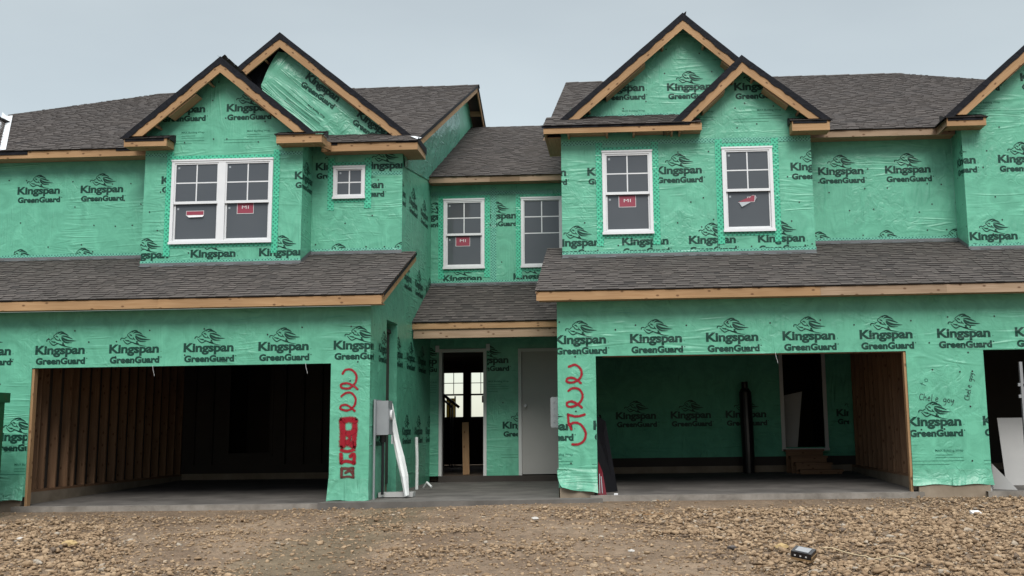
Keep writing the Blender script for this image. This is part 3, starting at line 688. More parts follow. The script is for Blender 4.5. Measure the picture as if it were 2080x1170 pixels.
# ---- bays
pl = front(Y_BAY)
AL, LL, RL = (-7.33, 7.83), (-9.10, 6.36), (-5.56, 6.36)                     # left bay gable (apex, feet)
mb = MB(); hw = (-8.275, -6.395, 4.45, 6.00)
hp = [*rect_hp(-8.80, -5.86, 4.0, 9), line_hp((AL[0], AL[1]-.06), (LL[0], LL[1]-.06), (AL[0], 5)), line_hp((AL[0], AL[1]-.06), (RL[0], RL[1]-.06), (AL[0], 5))]
wall_cells(mb, pl, -8.80, -5.86, 4.0, 8.0, [hw], hp)
logos(mb, pl, [(-8.48, 5.58), (-6.02, 5.60)], [*hp[:4], (1,0,8.8)]) if False else None
logos(mb, pl, [(-8.48, 5.58)], rect_hp(-8.8, -8.39, 4.1, 7)); logos(mb, pl, [(-6.0, 5.61)], rect_hp(-6.28, -5.86, 4.1, 7))
logos(mb, pl, [(-9.12, 4.20)], rect_hp(-8.80, -8.29, 4.1, 4.6)); logos(mb, pl, [(-7.88, 4.20), (-6.62, 4.20)], rect_hp(-8.28, -5.86, 4.1, 4.37)); logos(mb, pl, [(-6.62, 4.20)], rect_hp(-6.28, -5.86, 4.37, 4.8))
logos(mb, pl, [(-8.54, 6.92), (-7.31, 6.92)], hp, True)
nails(mb, pl, -8.8, -5.86, 4.1, 7.6, hp, [hw], seed=12)
mb.build('bay_wall', WALLM, left)
def bay_return(parent, x, faces_right, z0, z1, spots=(), zt=None):
    p = side_right(x) if faces_right else side_left(x); a, b = (Y_BAY, Y_REC) if faces_right else (-Y_REC, -Y_BAY)
    m = MB(); wall_cells(m, p, a+.001, b, z0, z1, [], None, .1, False); logos(m, p, spots, rect_hp(a+.005, b-.002, z0, z1)); nails(m, p, a, b, z0, z1, rect_hp(a, b, z0, z1), seed=int(abs(x)*10), dx=.3)
    m.build('bay_return', WALLM, parent)
    m = MB(); m.poly([p.p(a, 4.05 if faces_right else 4.32, .006), p.p(b, 4.32 if faces_right else 4.06, .006), p.p(b, 4.39 if faces_right else 4.13, .006), p.p(a, 4.12 if faces_right else 4.39, .006)]); m.build('flashing', 'flash', parent)
bay_return(left, -5.86, True, 4.00, 6.4, [(Y_BAY-.14, 5.61)]); bay_return(left, -8.80, False, 4.00, 6.4)
window(left, -8.275, -6.395, 4.45, 6.00, Y_BAY, 'twin', [(-7.83, 5.005, 'folded'), (-6.90, 5.09, 'flat')])
window(left, -5.45, -4.85, 5.36, 5.97, Y_REC, 'small')
for a_, b_, z_ in ((-8.80, -8.39, 6.09), (-6.28, -5.86, 6.07)):
    m = MB(); m.poly([pl.p(a_, z_, .006), pl.p(b_, z_-.01, .006), pl.p(b_, z_+.06, .006), pl.p(a_, z_+.07, .006)]); m.build('seam_tape', 'base_tape', left)
m = MB(); pq = front(Y_REC); m.poly([pq.p(-4.73, 5.80, .006), pq.p(WALL_L, 5.79, .006), pq.p(WALL_L, 5.86, .006), pq.p(-4.73, 5.87, .006)]); m.build('seam_tape', 'base_tape', left)
AR, ARs = (1.165, 8.62), (2.16, 7.57)
SL, SR = (0.74, 6.24), (3.68, 6.36)
mb = MB(); h1, h2 = (-0.38, 0.52, 4.46, 5.97), (1.77, 2.67, 4.46, 5.985)
hp_low = rect_hp(WALL_R, 3.37, 4.00, 6.42)
wall_cells(mb, pl, WALL_R, 3.37, 4.00, 6.42, [h1, h2])
hp_g = [*rect_hp(1.30, 3.37, 6.42, 9), line_hp((ARs[0], ARs[1]-.06), (SL[0], SL[1]-.06), (2.16, 6)), line_hp((ARs[0], ARs[1]-.06), (SR[0], SR[1]-.06), (2.16, 6))]
wall_cells(mb, pl, .6, 3.37, 6.42, 7.6, [], hp_g[1:2] + [(1,0,-.6)] + hp_g[4:])
hp = rect_hp(WALL_R, 3.37, 4.0, 6.5)
for c in (rect_hp(WALL_R, -.49, 4.0, 6.5), rect_hp(.63, 1.66, 4.0, 6.5), rect_hp(2.78, 3.37, 4.0, 6.5)):
    logos(mb, pl, [(-1.86, 5.55), (-0.65, 5.545), (0.58, 5.54), (1.79, 5.55), (2.99, 5.55), (-1.27, 4.26), (-.05, 4.26), (1.14, 4.26), (2.36, 4.26)], c)
logos(mb, pl, [(-.05, 4.26)], rect_hp(-.48, .62, 4.0, 4.385)); logos(mb, pl, [(1.14, 4.26), (2.36, 4.26)], rect_hp(1.67, 2.77, 4.0, 4.385))
logos(mb, pl, [(2.04, 7.06)], hp_g, True); logos(mb, pl, [(.82, 7.06)], hp_g, True)
nails(mb, pl, WALL_R, 3.37, 4.1, 7.4, [*rect_hp(WALL_R, 3.37, 4.05, 7.6), *hp_g[4:]], [h1, h2], seed=14)
mb.build('bay_wall', WALLM, right)
m = MB(); pl2 = front(Y_BAY); m.poly([pl2.p(WALL_R, 6.10, .005), pl2.p(3.37, 6.08, .005), pl2.p(3.37, 6.17, .005), pl2.p(WALL_R, 6.19, .005)]); m.build('seam_tape', 'base_tape', right)
window(right, *h1, Y_BAY, 'hung', (0.06, 5.05, 'flat')); window(right, *h2, Y_BAY, 'hung', (2.20, 5.03, 'torn'))
bay_return(right, 3.37, True, 4.00, 6.4)
p = side_left(WALL_R); mb = MB(); wall_cells(mb, p, -12, -.001, -.1, 3.1, [], None, .1, False); wall_cells(mb, p, -12, -Y_BAY-.001, 3.1, 10.0, [], [line_hp((-Y_BAY, 6.3), (-RIDGE_Y, RIDGE_Z-.05), (-5, 4)), (0,1,-3.1)], .1, False); mb.build('side_wall', WALLM, right)
bay_return(third, 6.04, False, 4.00, 6.4, [(-Y_BAY-.35, 5.60)])
A3, L3, R3 = (8.28, 8.60), (5.62, 6.30), (10.94, 6.30)
mb = MB(); hp = [*rect_hp(6.04, 10.52  , 4.0, 9), line_hp((A3[0], A3[1]-.06), (L3[0], L3[1]-.06), (8.28, 5)), line_hp((A3[0], A3[1]-.06), (R3[0], R3[1]-.06), (8.28, 5))]
wall_cells(mb, pl, 6.04, 10.52, 4.0, 8.6, [], hp); logos(mb, pl, [(5.43, 5.60), (6.65, 5.60), (7.87, 5.6), (6.06, 4.22), (7.27, 4.22)], hp); logos(mb, pl, [(5.93, 7.09), (7.15, 7.09)], hp, True)
nails(mb, pl, 6.04, 10.5, 4.1, 8, hp, seed=15); mb.build('bay_wall', WALLM, third)
bay_return(third, 10.52, True, 4.00, 6.4)
mb = MB(); wall_cells(mb, front(Y_REC), 10.52, 15.0, 4.28, 6.40, []); logos(mb, front(Y_REC), [(10.9, 5.6), (12.1, 5.6), (13.3, 5.6)], rect_hp(10.55, 15, 4.3, 6.4)); mb.build('upper_wall', WALLM, third)
mb = MB(); wall_cells(mb, front(0.0), 12.0, 15.0, .12, 3.08, []); mb.build('garage_wall', WALLM, third)

# ---- flashings where walls meet the garage roof
flashing(left, -17.6, -8.80, Y_REC, 4.315); flashing(left, -8.81, -5.85, Y_BAY, 4.055); flashing(left, -5.85, WALL_L, Y_REC, 4.315)
flashing(right, WALL_R, 3.38, Y_BAY, 4.055); flashing(right, 3.38, 5.0, Y_REC, 4.315); flashing(third, 5.0, 6.03, Y_REC, 4.315); flashing(third, 6.03, 10.5, Y_BAY, 4.055)

# ---- garage roofs
GZ, GP = 3.205, 0.39; cg = 1/math.hypot(1, GP); VG = (0, cg, GP*cg)
def garage_roof(parent, x0, x1, y1, seed, keep=None, bounds=None):
    mb = MB(); W = (y1+.37)/cg
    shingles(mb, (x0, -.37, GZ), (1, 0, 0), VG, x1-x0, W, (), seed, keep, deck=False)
    a, b = bounds or (x0, x1); p = lambda x, v, h: (x, -.37+VG[1]*v-VG[2]*h, GZ+VG[2]*v+VG[1]*h)
    for h, mt in ((-.004, 1), (-.05, 2)):
        q = [p(a,.02,h), p(b,.02,h), p(b,W,h), p(a,W,h)]; mb.poly(q if mt == 1 else q[::-1], mt)
    mb.build('garage_roof', ROOFM, parent)
garage_roof(left, -17.6, -3.88, 2.50, 21)
garage_roof(right, -1.44, 12.0, 2.50, 22, lambda c: c.x < 5.0, (-1.44, 5.0)); garage_roof(third, -1.44, 12.0, 2.50, 22, lambda c: c.x >= 5.0, (5.0, 12.0))
fascia(left, -17.6, -3.90, -.35, 3.045, 3.19, 'pine', (-7.55,)); fascia(right, -1.42, 5.0, -.35, 3.05, 3.19, ('pine', 'pine_grey'), (3.05,)); fascia(third, 5.001, 12, -.35, 3.05, 3.19, 'pine_grey')
for parent, a, b in ((left, -17.6, -3.92), (right, -1.40, 5.0), (third, 5.0, 12)): soffit_run(parent, a, b, -.31, -.002, 3.062)
def rake(parent, x, y0, z0, y1, z1, mat='pine', h=.14, t=.03):
    mb = MB(); a = Vector((x, y0, z0)); b = Vector((x, y1, z1)); d = (b-a).normalized(); n = Vector((0, -d.z, d.y))
    mb.obox((a+b)/2 - n*h/2, d*(b-a).length/2, Vector((t/2, 0, 0)), n*h/2); return mb.build('rake_board', mat, parent)
rake(left, -3.905, -.345, 3.185, 2.50, 3.185+.39*2.85); rake(right, -1.405, -.345, 3.185, 2.50, 3.185+.39*2.85)
mb = MB(); mb.poly([(-3.865,-.34,3.22),(-3.865,2.5,3.22+.39*2.84),(-3.865,2.5,3.16+.39*2.84),(-3.865,-.34,3.16)]); mb.poly([(-3.89,-.34,3.06),(WALL_L,-.34,3.06),(WALL_L,2.5,3.06+.39*2.84),(-3.89,2.5,3.06+.39*2.84)]); mb.build('roof_felt', 'felt', left)

# ---- main roofs
def main_roof(parent, x0, x1, seed, clips=(), keep=None, rx=None):
    mb = MB(); W = (RIDGE_Y-EAVE_Y)/cM
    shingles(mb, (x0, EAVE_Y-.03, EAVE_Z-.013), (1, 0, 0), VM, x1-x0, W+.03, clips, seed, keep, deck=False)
    a, b = rx or (x0, x1)
    for h, mt in ((-.004, 1), (-.06, 2)):
        q = [(x, EAVE_Y-.02+VM[1]*v-VM[2]*h, EAVE_Z-.01+VM[2]*v+VM[1]*h) for x, v in ((a,0),(b,0),(b,W),(a,W))]; mb.poly(q if mt == 1 else q[::-1], mt, None, .5, clips)
    z2 = RIDGE_Z-.43*7                                   # rear slope
    mb.poly([(b,RIDGE_Y,RIDGE_Z-.02),(a,RIDGE_Y,RIDGE_Z-.02),(a,RIDGE_Y+7,z2),(b,RIDGE_Y+7,z2)], 0, None, .4, clips)
    mb.build('main_roof', ROOFM, parent)
    if rx is None or True:
        mb = MB(); n = int((b-a)/.3); r = random.Random(seed+1)
        for i in range(n):
            x = a+(b-a)*i/n; x2 = a+(b-a)*(i+1)/n+.03; t = r.uniform(.25,.6); hh = r.uniform(.012,.022)
            mb.poly([(x,RIDGE_Y-.14,RIDGE_Z-.045),(x2,RIDGE_Y-.14,RIDGE_Z-.045+hh*.5),(x2,RIDGE_Y,RIDGE_Z+hh+.01),(x,RIDGE_Y,RIDGE_Z+hh)], 0, None, t, clips)
            mb.poly([(x,RIDGE_Y,RIDGE_Z+hh),(x2,RIDGE_Y,RIDGE_Z+hh+.01),(x2,RIDGE_Y+.14,RIDGE_Z-.045),(x,RIDGE_Y+.14,RIDGE_Z-.045)], 0, None, t, clips)
        mb.build('ridge_cap', ROOFM, parent)
HIPL = ((-12.45, RIDGE_Y, 0), (1.0, -.62, 0)); HIPR = ((7.25, RIDGE_Y, 0), (-1.0, -.9, 0))
VAL = ((-11.75, 2.1, 0), (1, .55, 0))
main_roof(left, -19.0, -3.80, 31, [HIPL, VAL])
main_roof(right, -1.47, 19, 32, [HIPR], lambda c: c.x < 5.0, (-1.47, 5.0)); main_roof(third, -1.47, 19, 32, [HIPR], lambda c: c.x >= 5.0, (5.0, 19.0))
# hip sides that face away, so that the roof is closed from a step to the side
mb = MB(); mb.poly([(-12.45,RIDGE_Y,RIDGE_Z-.02), (-17.8,2.1,EAVE_Z-.02), (-17.8,16,EAVE_Z-.02)], 0, None, .4); mb.build('hip_roof', ROOFM, left)
mb = MB(); mb.poly([(7.25,RIDGE_Y,RIDGE_Z-.02), (17.0,16,EAVE_Z-.9), (15.0,2.1,EAVE_Z-.02)], 0, None, .4); mb.build('hip_roof', ROOFM, third)
# neighbouring roof plane at the far left with its white valley flashing
mb = MB()
def vz(y): return EAVE_Z+.43*(y-2.1)
vA, vB = Vector((-11.75, 2.1, EAVE_Z+.01)), Vector((-11.75-.55*4.9, 7.0, vz(7.0)+.01))
mb.poly([vA+Vector((.12,0,.012)), vB+Vector((.12,0,.012)), vB+Vector((-.02,0,.004)), vA+Vector((-.02,0,.004))]); mb.poly([vA+Vector((-.02,0,.004)), vB+Vector((-.02,0,.004)), vB+Vector((-.13,0,.10)), vA+Vector((-.13,0,.10))])
mb.build('valley_flashing', 'white_metal', left)
mb = MB(); sl = .78; cs = 1/math.hypot(1, sl)
shingles(mb, (-11.75, 1.9, EAVE_Z), (0, 1, 0), (-cs, 0, sl*cs), 4.9, 2.6, [((-11.75,2.1,0), (-1,-.55,0))], 35); mb.build('side_gable_roof', ROOFM, left)
mb = MB(); shingles(mb, (-15.85, 1.9, EAVE_Z), (0, 1, 0), (cs, 0, sl*cs), 4.9, 2.6, [ABOVE_MAIN], 36); mb.build('side_gable_roof', ROOFM, left)
mb = MB(); pq = front(2.25); mb.poly([pq.p(-15.75, 6.30), pq.p(-11.85, 6.30), pq.p(-13.8, 7.88)]); mb.build('gable_wall', 'wrap', left)
fascia(left, -17.6, -8.82, 2.10, 6.20, 6.335, 'pine'); soffit_run(left, -17.6, -8.81, 2.14, Y_REC-.002, 6.205)
for q_ in ((-12.2, -11.2, 6.27), (-9.5, -9.05, 6.30)):
    mb = MB(); mb.box(q_[0], q_[1], 2.085, 2.096, q_[2], 6.348); mb.build('roof_felt', 'felt', left)
fascia(right, 3.39, 5.0, 2.10, 6.215, 6.335, 'pine_grey'); fascia(third, 5.001, 6.02, 2.10, 6.215, 6.335, 'pine_grey'); soffit_run(right, 3.38, 5.0, 2.14, Y_REC-.002, 6.22); soffit_run(third, 5.0, 6.03, 2.14, Y_REC-.002, 6.22)
# vent pipe on the far left roof
mb = MB(); mb.tube([(-16.3, 8.2, 8.5), (-16.3, 8.2, 9.62)], .075, 0, 12); mb.build('vent_pipe', 'doorframe', left)

# ---- cross gables
gable(left, (-6.62, 8.70), (-9.25, 6.50), (-3.86, 6.44), 2.65, 3.0, 7.6, 41, 6.56)
gable(left, AL, LL, RL, 1.45, Y_BAY, 6.2, 43, 6.40)
gable(right, AR, (-1.45, 6.37), (3.70, 6.37), 2.05, 2.40, 7.6, 45, 6.52)
gable(right, ARs, SL, SR, 1.45, Y_BAY, 5.4, 47, 6.40)
gable(third, A3, L3, R3, 1.45, Y_BAY, 7.4, 49, 6.40)
# gable walls behind the pent roofs
pl = front(3.0); mb = MB(); a = (-6.62, 8.70)
hp = [*rect_hp(-8.6, -3.95, 6.3, 9), line_hp((a[0], a[1]-.07), (-9.25, 6.43), (a[0], 5)), line_hp((a[0], a[1]-.07), (-3.86, 6.37), (a[0], 5))]
for_wall = clip2([(-9,6.3),(-3.9,6.3),(-3.9,9),(-9,9)], hp); mb.poly([pl.p(x, z) for x, z in for_wall]); mb.build('gable_wall', 'felt', left)
# the wrap sheet that hangs askew over that gable
mb = MB(); outline = [(-6.72, 8.42), (-6.30, 8.36), (-5.95, 8.05), (-4.52, 6.98), (-4.50, 6.78), (-4.62, 6.62), (-5.60, 6.60), (-6.0, 6.72), (-6.55, 7.15), (-6.93, 7.46), (-7.02, 7.72), (-6.90, 8.05)]
pl = Plane2((0, 2.93, 0), (1, 0, 0), (0, 0, 1), (0, -1, 0), (2.2, .4))
def sheet_y(x, z):
    s_ = (x*.76 - z*.64); f = .035*mn.noise(Vector((x*1.2, z*1.2, 4.1))) + .022*mn.noise(Vector((s_*1.1, (x*.64+z*.76)*5.5, 2.2))) + .10*max(0, -6.35-x)
    return 2.90 - f
hps = []
def inside_nonconvex(tri): return tri
from mathutils.geometry import tessellate_polygon
fan = tessellate_polygon([[Vector((x, z, 0)) for x, z in outline]])
for t in fan:                                                     # subdivide so that the creases are real
    T = [[outline[i] for i in t]]
    for _ in range(5):
        N2 = []
        for (A, B, C_) in T:
            ab, bc, ca = [((p[0]+q[0])/2, (p[1]+q[1])/2) for p, q in ((A,B),(B,C_),(C_,A))]; N2 += [(A,ab,ca),(ab,B,bc),(ca,bc,C_),(ab,bc,ca)]
        T = N2
    for tr in T:
        if (tr[1][0]-tr[0][0])*(tr[2][1]-tr[0][1])-(tr[2][0]-tr[0][0])*(tr[1][1]-tr[0][1]) < 0: tr = tr[::-1]
        mb.poly([(x, sheet_y(x, z), z) for x, z in tr], 0, [(x*.76-z*.64, x*.64+z*.76) for x, z in tr])
rot = -rad(38)
oh = [line_hp((-6.25, 8.40), (-4.45, 6.98), (-6, 7)), (1,0,6.9), (0,1,-6.63), line_hp((-4.5, 6.98), (-4.62, 6.62), (-6, 7)), line_hp((-5.60, 6.62), (-7.0, 7.5), (-5, 8))]
for (x, z) in ((-6.18, 7.88), (-5.15, 7.09)):
    for tr in LOGO + SMALL:
        ca, sa = math.cos(rot), math.sin(rot); P = clip2([(x+p[0]*ca-p[1]*sa, z+p[0]*sa+p[1]*ca) for p in tr], oh)
        if P:
            if sum(P[i][0]*P[(i+1)%len(P)][1]-P[(i+1)%len(P)][0]*P[i][1] for i in range(len(P))) < 0: P.reverse()
            mb.poly([(p[0], sheet_y(*p)-.006, p[1]) for p in P], 1, P)
mb.build('loose_wrap', ['loose_wrap', 'ink'], left, smooth=True)
pl = front(2.40); mb = MB(); hp = [*rect_hp(WALL_R, 3.4, 6.4, 9), line_hp((AR[0], AR[1]-.07), (-1.45, 6.30), (1, 5)), line_hp((AR[0], AR[1]-.07), (3.70, 6.30), (1, 5))]
wall_cells(mb, pl, WALL_R, 3.4, 6.40, 8.6, [], hp); logos(mb, pl, [(-.40, 7.28), (.85, 7.27)], hp, True); nails(mb, pl, WALL_R, 3.4, 6.9, 8.5, hp, seed=17, dx=.5, dy=.5); mb.build('gable_wall', WALLM, right)
m = MB(); m.poly([pl.p(-.95, 6.70, .006), pl.p(1.1, 6.70, .006), pl.p(1.1, 6.83, .006), pl.p(-.80, 6.83, .006)]); m.build('seam_tape', 'base_tape', right)
# pent roofs
def pent(parent, x0, x1, y0, y1, z0, seed):
    mb = MB(); p_ = .42; c_ = 1/math.hypot(1, p_)
    shingles(mb, (x0, y0-.03, z0), (1, 0, 0), (0, c_, p_*c_), x1-x0, (y1-y0+.03)/c_, (), seed, None, .13); mb.build('pent_roof', ROOFM, parent)
pent(left, -5.60, -3.80, 2.10, 3.0, 6.345, 51); fascia(left, -5.60, -3.80, 2.10, 6.185, 6.335, 'pine'); soffit_run(left, -5.60, -3.84, 2.14, Y_REC-.002, 6.20)
pent(right, -1.42, 1.40, 1.45, 2.4, 6.385, 52); fascia(right, -1.41, 1.41, 1.45, 6.245, 6.375, 'pine')
mb = MB(); mb.box(-1.44, 1.2, 1.436, 1.448, 6.345, 6.40); mb.build('roof_felt', 'felt', right)
for q_ in ((-5.62, -5.30, 6.30), (-4.2, -3.80, 6.32)):
    mb = MB(); mb.box(q_[0], q_[1], 2.088, 2.098, q_[2], 6.35); mb.build('roof_felt', 'felt', left)
mb = MB(); mb.box(-1.41, -1.372, 1.49, 3.2, 6.245, 6.375); mb.box(-1.37, WALL_R, 1.79, 3.2, 6.25, 6.265); mb.build('soffit', 'soffit', right)
for x0, x1 in ((-.95, -.30), (.22, .86), (1.04, 1.40)):                  # soffit pieces between lookouts, wrap showing in the gaps
    mb = MB(); mb.box(x0, x1, 1.49, Y_BAY-.01, 6.262, 6.28); mb.build('soffit', 'soffit', right)
for x in (-.97, -.28, .20, .88, 1.02): 
    mb = MB(); mb.box(x-.018, x+.018, 1.489, Y_BAY-.005, 6.22, 6.36); mb.build('lookout', 'soffit', right)
mb = MB(); mb.box(-3.84, -3.80, 2.139, 2.95, 6.185, 6.335); mb.box(-4.14, -3.841, 2.139, 2.95, 6.19, 6.205); mb.build('soffit', 'soffit', left)
mb = MB(); mb.poly([(-3.785,2.08,6.42),(-3.785,3.0,6.42),(-3.785,3.0,6.27),(-3.785,2.6,6.30),(-3.785,2.08,6.32)]); mb.build('roof_felt', 'felt', left)
mb = MB(); mb.poly([(-3.97,2.30,6.49),(-3.80,2.12,6.385),(-3.76,2.3,6.46),(-3.93,2.7,6.60)]); mb.build('valley_flashing', 'white_metal', left)
return_box(left, -9.06, -8.27, 1.45, Y_BAY-.002, 6.205, 6.345, True, 53); return_box(left, -6.25, -5.42, 1.45, Y_BAY-.002, 6.20, 6.35, False, 54)
mb = MB(); mb.obox((-5.52, 1.80, 6.272), (.10,.33,0), (.018,-.006,0), (0,0,.072)); mb.build('fascia_board', 'pine', left)
return_box(right, 3.00, 3.66, 1.45, Y_BAY-.002, 6.185, 6.36, True, 55); return_box(third, 5.70, 6.38, 1.45, Y_BAY-.002, 6.20, 6.34, True, 56)
mb = MB(); mb.obox((5.71, 1.80, 6.27), (0,.30,0), (.018,0,0), (0,0,.065)); mb.build('fascia_board', 'pine_grey', third)

# ---- left side wall with its notch, upper gable end
p = side_right(WALL_L, .55); mb = MB()
NY0, NY1, NZ = 1.23, 2.15, 2.95
for a, b, c, d in ((0, NY0, Z_LB, 3.06), (NY0, NY1, NZ, 3.06), (NY1, Y_ENT, Z_LB, 3.06)): wall_cells(mb, p, a+.001, b, c, d, [], None, .1, False)
for a, b in ((0, Y_REC), (Y_REC, Y_ENT)):
    wall_cells(mb, p, a+.001, b, 3.06, 9.99, [], [line_hp((0, 3.15), (2.46, 3.15+.39*2.46), (2, 0))] if a == 0 else [line_hp((2.1, 6.29), (RIDGE_Y, RIDGE_Z-.07), (5, 4))], .1, False)
wall_cells(mb, p, Y_ENT, RIDGE_Y, 3.06, 10.2, [], [line_hp((2.1, 6.29), (RIDGE_Y, RIDGE_Z-.07), (5, 4))], .1, False)
wall_cells(mb, p, RIDGE_Y, 13.2, 3.06, 10.2, [], [line_hp((17.7, RIDGE_Z-3.08), (RIDGE_Y, RIDGE_Z-.07), (12, 4))], .1, False)
for (a, b, c) in (((NY0, WALL_L), (NY0, WALL_L-.42), 1), ((NY1, WALL_L-.42), (NY1, WALL_L), 1), ((NY0, WALL_L-.42), (NY1, WALL_L-.42), 1)):
    q = [(a[1], a[0], Z_LB), (b[1], b[0], Z_LB), (b[1], b[0], NZ), (a[1], a[0], NZ)]; mb.poly(q, 0, [(a[0]+a[1], Z_LB), (b[0]+b[1], Z_LB), (b[0]+b[1], NZ), (a[0]+a[1], NZ)])
mb.poly([(WALL_L,NY0,NZ),(WALL_L-.42,NY0,NZ),(WALL_L-.42,NY1,NZ),(WALL_L,NY1,NZ)], 0)
hps = rect_hp(.003, Y_ENT-.003, Z_LB, 9)
for c in (rect_hp(.003, NY0, 0, 3), rect_hp(NY1, Y_ENT-.003, 0, 3)): logos(mb, p, [(-.605+1.213*k, 2.36) for k in range(6)] + [(-.95+1.213*k, .97) for k in range(6)], c)
logos(mb, p, [(.2+1.213*k, 3.86) for k in range(5)], [*hps, line_hp((0, 3.05), (2.46, 3.05+.39*2.46), (2, 0))][:4] + [(1,0,-2.75)])
logos(mb, p, [(1.95+1.213*k, 5.40) for k in range(3)], [*hps, (1,0,-Y_REC-.01)])
logos(mb, p, [(2.9+1.2*k, 6.05+k*.5) for k in range(3)], [*hps[:4], (1,0,-3.2), (0,-1,6.9)]) if False else None
nails(mb, p, .1, 5.5, .1, 6.2, [*hps, line_hp((-.3, 2.9), (2.46, 4.1), (5, 0))], [(NY0-.1, NY1, 0, 3)], seed=20)
nails(mb, p, 2.6, 5.5, 4.5, 6.2, hps, seed=19)
mb.build('side_wall', WALLM, left)
rake(left, -3.83, EAVE_Y+.0, EAVE_Z-.02, RIDGE_Y, RIDGE_Z-.02, 'pine', .15); 
mb = MB(); mb.poly([(-3.795,2.1,6.39),(-3.795,RIDGE_Y,RIDGE_Z+.02),(-3.795,RIDGE_Y,RIDGE_Z-.05),(-3.795,2.1,6.31)]); mb.poly([(-3.795,RIDGE_Y,RIDGE_Z+.03),(-3.795,RIDGE_Y+4,RIDGE_Z-1.72),(-3.795,RIDGE_Y+4,RIDGE_Z-1.83),(-3.795,RIDGE_Y,RIDGE_Z-.08)]); mb.build('roof_felt', 'felt', left)
mb = MB(); mb.obox((-3.83, RIDGE_Y+2, RIDGE_Z-.86-.11), (0,2,-.86), (.015,0,0), (0,.03,.07)); mb.build('rake_board', 'pine', left)
for y in (6.2, 8.5, 10.5, 11.6):
    zz = (vz(y) if y < RIDGE_Y else RIDGE_Z-.43*(y-RIDGE_Y)); mb = MB(); mb.box(-4.14, -3.85, y, y+.038, zz-.20, zz-.065); mb.build('lookout', 'soffit', left)
# glossy loose film stretched over the upper side wall under the rake
mb = MB(); r = random.Random(5)
def film(y, z): return WALL_L + .012 + .03*abs(mn.noise(Vector((y*1.1+z*1.6, z*5-y*3.2, 1))))
ny, nz_ = 44, 22
for i in range(ny):
    for j in range(nz_):
        def q(i_, j_):
            y = 2.55 + (9.6-2.55)*i_/ny; top = vz(y)-.20; lo = max(6.25+ (y-5.2)*.43 if y > 5.2 else 5.95+.12*(y-2.55), 5.95); lo = min(lo+.02, top-.02)
            z = lo+(top-lo)*j_/nz_; return (film(y, z), y, z)
        P = [q(i,j), q(i+1,j), q(i+1,j+1), q(i,j+1)]; mb.poly(P, 0, [(a[1]+9, a[2]) for a in P])
g = G('glossy pale film'); uv, nrm, low = wrap_bump(g, 1.6); M['film'] = g.set((0.13, 0.43, 0.31), 0.22, nrm, 0.6)
mb.build('loose_wrap', 'film', left, smooth=True)

# ------------------------------------------------------------------ recessed entry
pl = front(Y_ENT); mb = MB()
w1, w2 = (-3.87, -2.99, 4.435, 5.935), (-2.205, -1.32, 4.435, 5.935)
hp = rect_hp(WALL_L, WALL_R, 3.95, 6.35)
wall_cells(mb, pl, WALL_L, WALL_R, 3.95, 6.35, [w1, w2])
for c in (rect_hp(WALL_L, -3.99, 3.95, 6.3), rect_hp(-2.88, -2.32, 3.95, 6.3)): logos(mb, pl, [(-4.47, 5.51), (-3.14, 5.50)], c)
logos(mb, pl, [(-3.88, 4.16), (-2.38, 4.17)], rect_hp(WALL_L, WALL_R, 3.95, 4.36)); nails(mb, pl, WALL_L, WALL_R, 4.1, 6.2, hp, [w1, w2], seed=23)
mb.build('upper_wall', WALLM, entry)
window(entry, *w1, Y_ENT, 'hung', (-3.46, 5.02, 'flat')); window(entry, *w2, Y_ENT, 'fixed', None, False)
m = MB(); m.poly([pl.p(-2.86, 4.1, .0095), pl.p(-2.74, 4.1, .0095), pl.p(-2.74, 6.2, .0095), pl.p(-2.85, 6.2, .0095)]); m.poly([pl.p(WALL_L, 6.02, .0102), pl.p(WALL_R, 6.02, .0102), pl.p(WALL_R, 6.10, .0102), pl.p(WALL_L, 6.10, .0102)]); m.build('seam_tape', 'base_tape', entry)
flashing(entry, WALL_L+.005, WALL_R-.005, Y_ENT, 4.08)
mb = MB(); d1, d2 = (-3.955, -2.955, .10, 2.725), (-2.285, -1.22, .10, 2.71)
wall_cells(mb, pl, WALL_L, WALL_R, .10, 3.0, [d1, d2]); hp = rect_hp(WALL_L, WALL_R, .1, 2.95)
for c in (rect_hp(WALL_L, -4.0, .1, 3), rect_hp(-2.94, -2.30, .1, 3)): logos(mb, pl, [(-4.62, 2.42), (-3.32, 2.42), (-2.62, 1.06)], c, True)
nails(mb, pl, WALL_L, WALL_R, .3, 2.9, hp, [d1, d2], seed=24); mb.build('entry_wall', WALLM, entry)
def door_frame(x0, x1, z0, z1, w):
    m = MB(); y = Y_ENT-.03; m.box(x0, x0+w, y, Y_ENT+.14, z0, z1); m.box(x1-w, x1, y, Y_ENT+.14, z0, z1); m.box(x0+w, x1-w, y, Y_ENT+.14, z1-w, z1); return m.build('door_frame', 'doorframe', entry)
f1 = door_frame(*d1, .065); f2 = door_frame(*d2, .065)
m = MB(); m.box(-4.03, -3.95, Y_ENT-.034, Y_ENT-.031, 2.66, 2.80); m.box(-2.96, -2.88, Y_ENT-.034, Y_ENT-.031, 2.68, 2.82); m.build('paper_tab', 'stick_white', f1)
m = MB(); m.box(-2.218, -1.29, Y_ENT+.02, Y_ENT+.065, .12, 2.645); dr = m.build('entry_door', 'door', entry)
m = MB(); m.tube([(-2.14, Y_ENT+.02, 1.52), (-2.14, Y_ENT-.03, 1.52)], .028, 0, 12); m.tube([(-2.14, Y_ENT-.03, 1.52), (-2.14, Y_ENT-.06, 1.52)], .036, 0, 12); m.build('knob', 'steel', dr)
m = MB(); m.box(-3.95, -1.22, Y_ENT-.06, Y_ENT+.14, -.06, .098); m.build('door_sill', 'dark', entry)
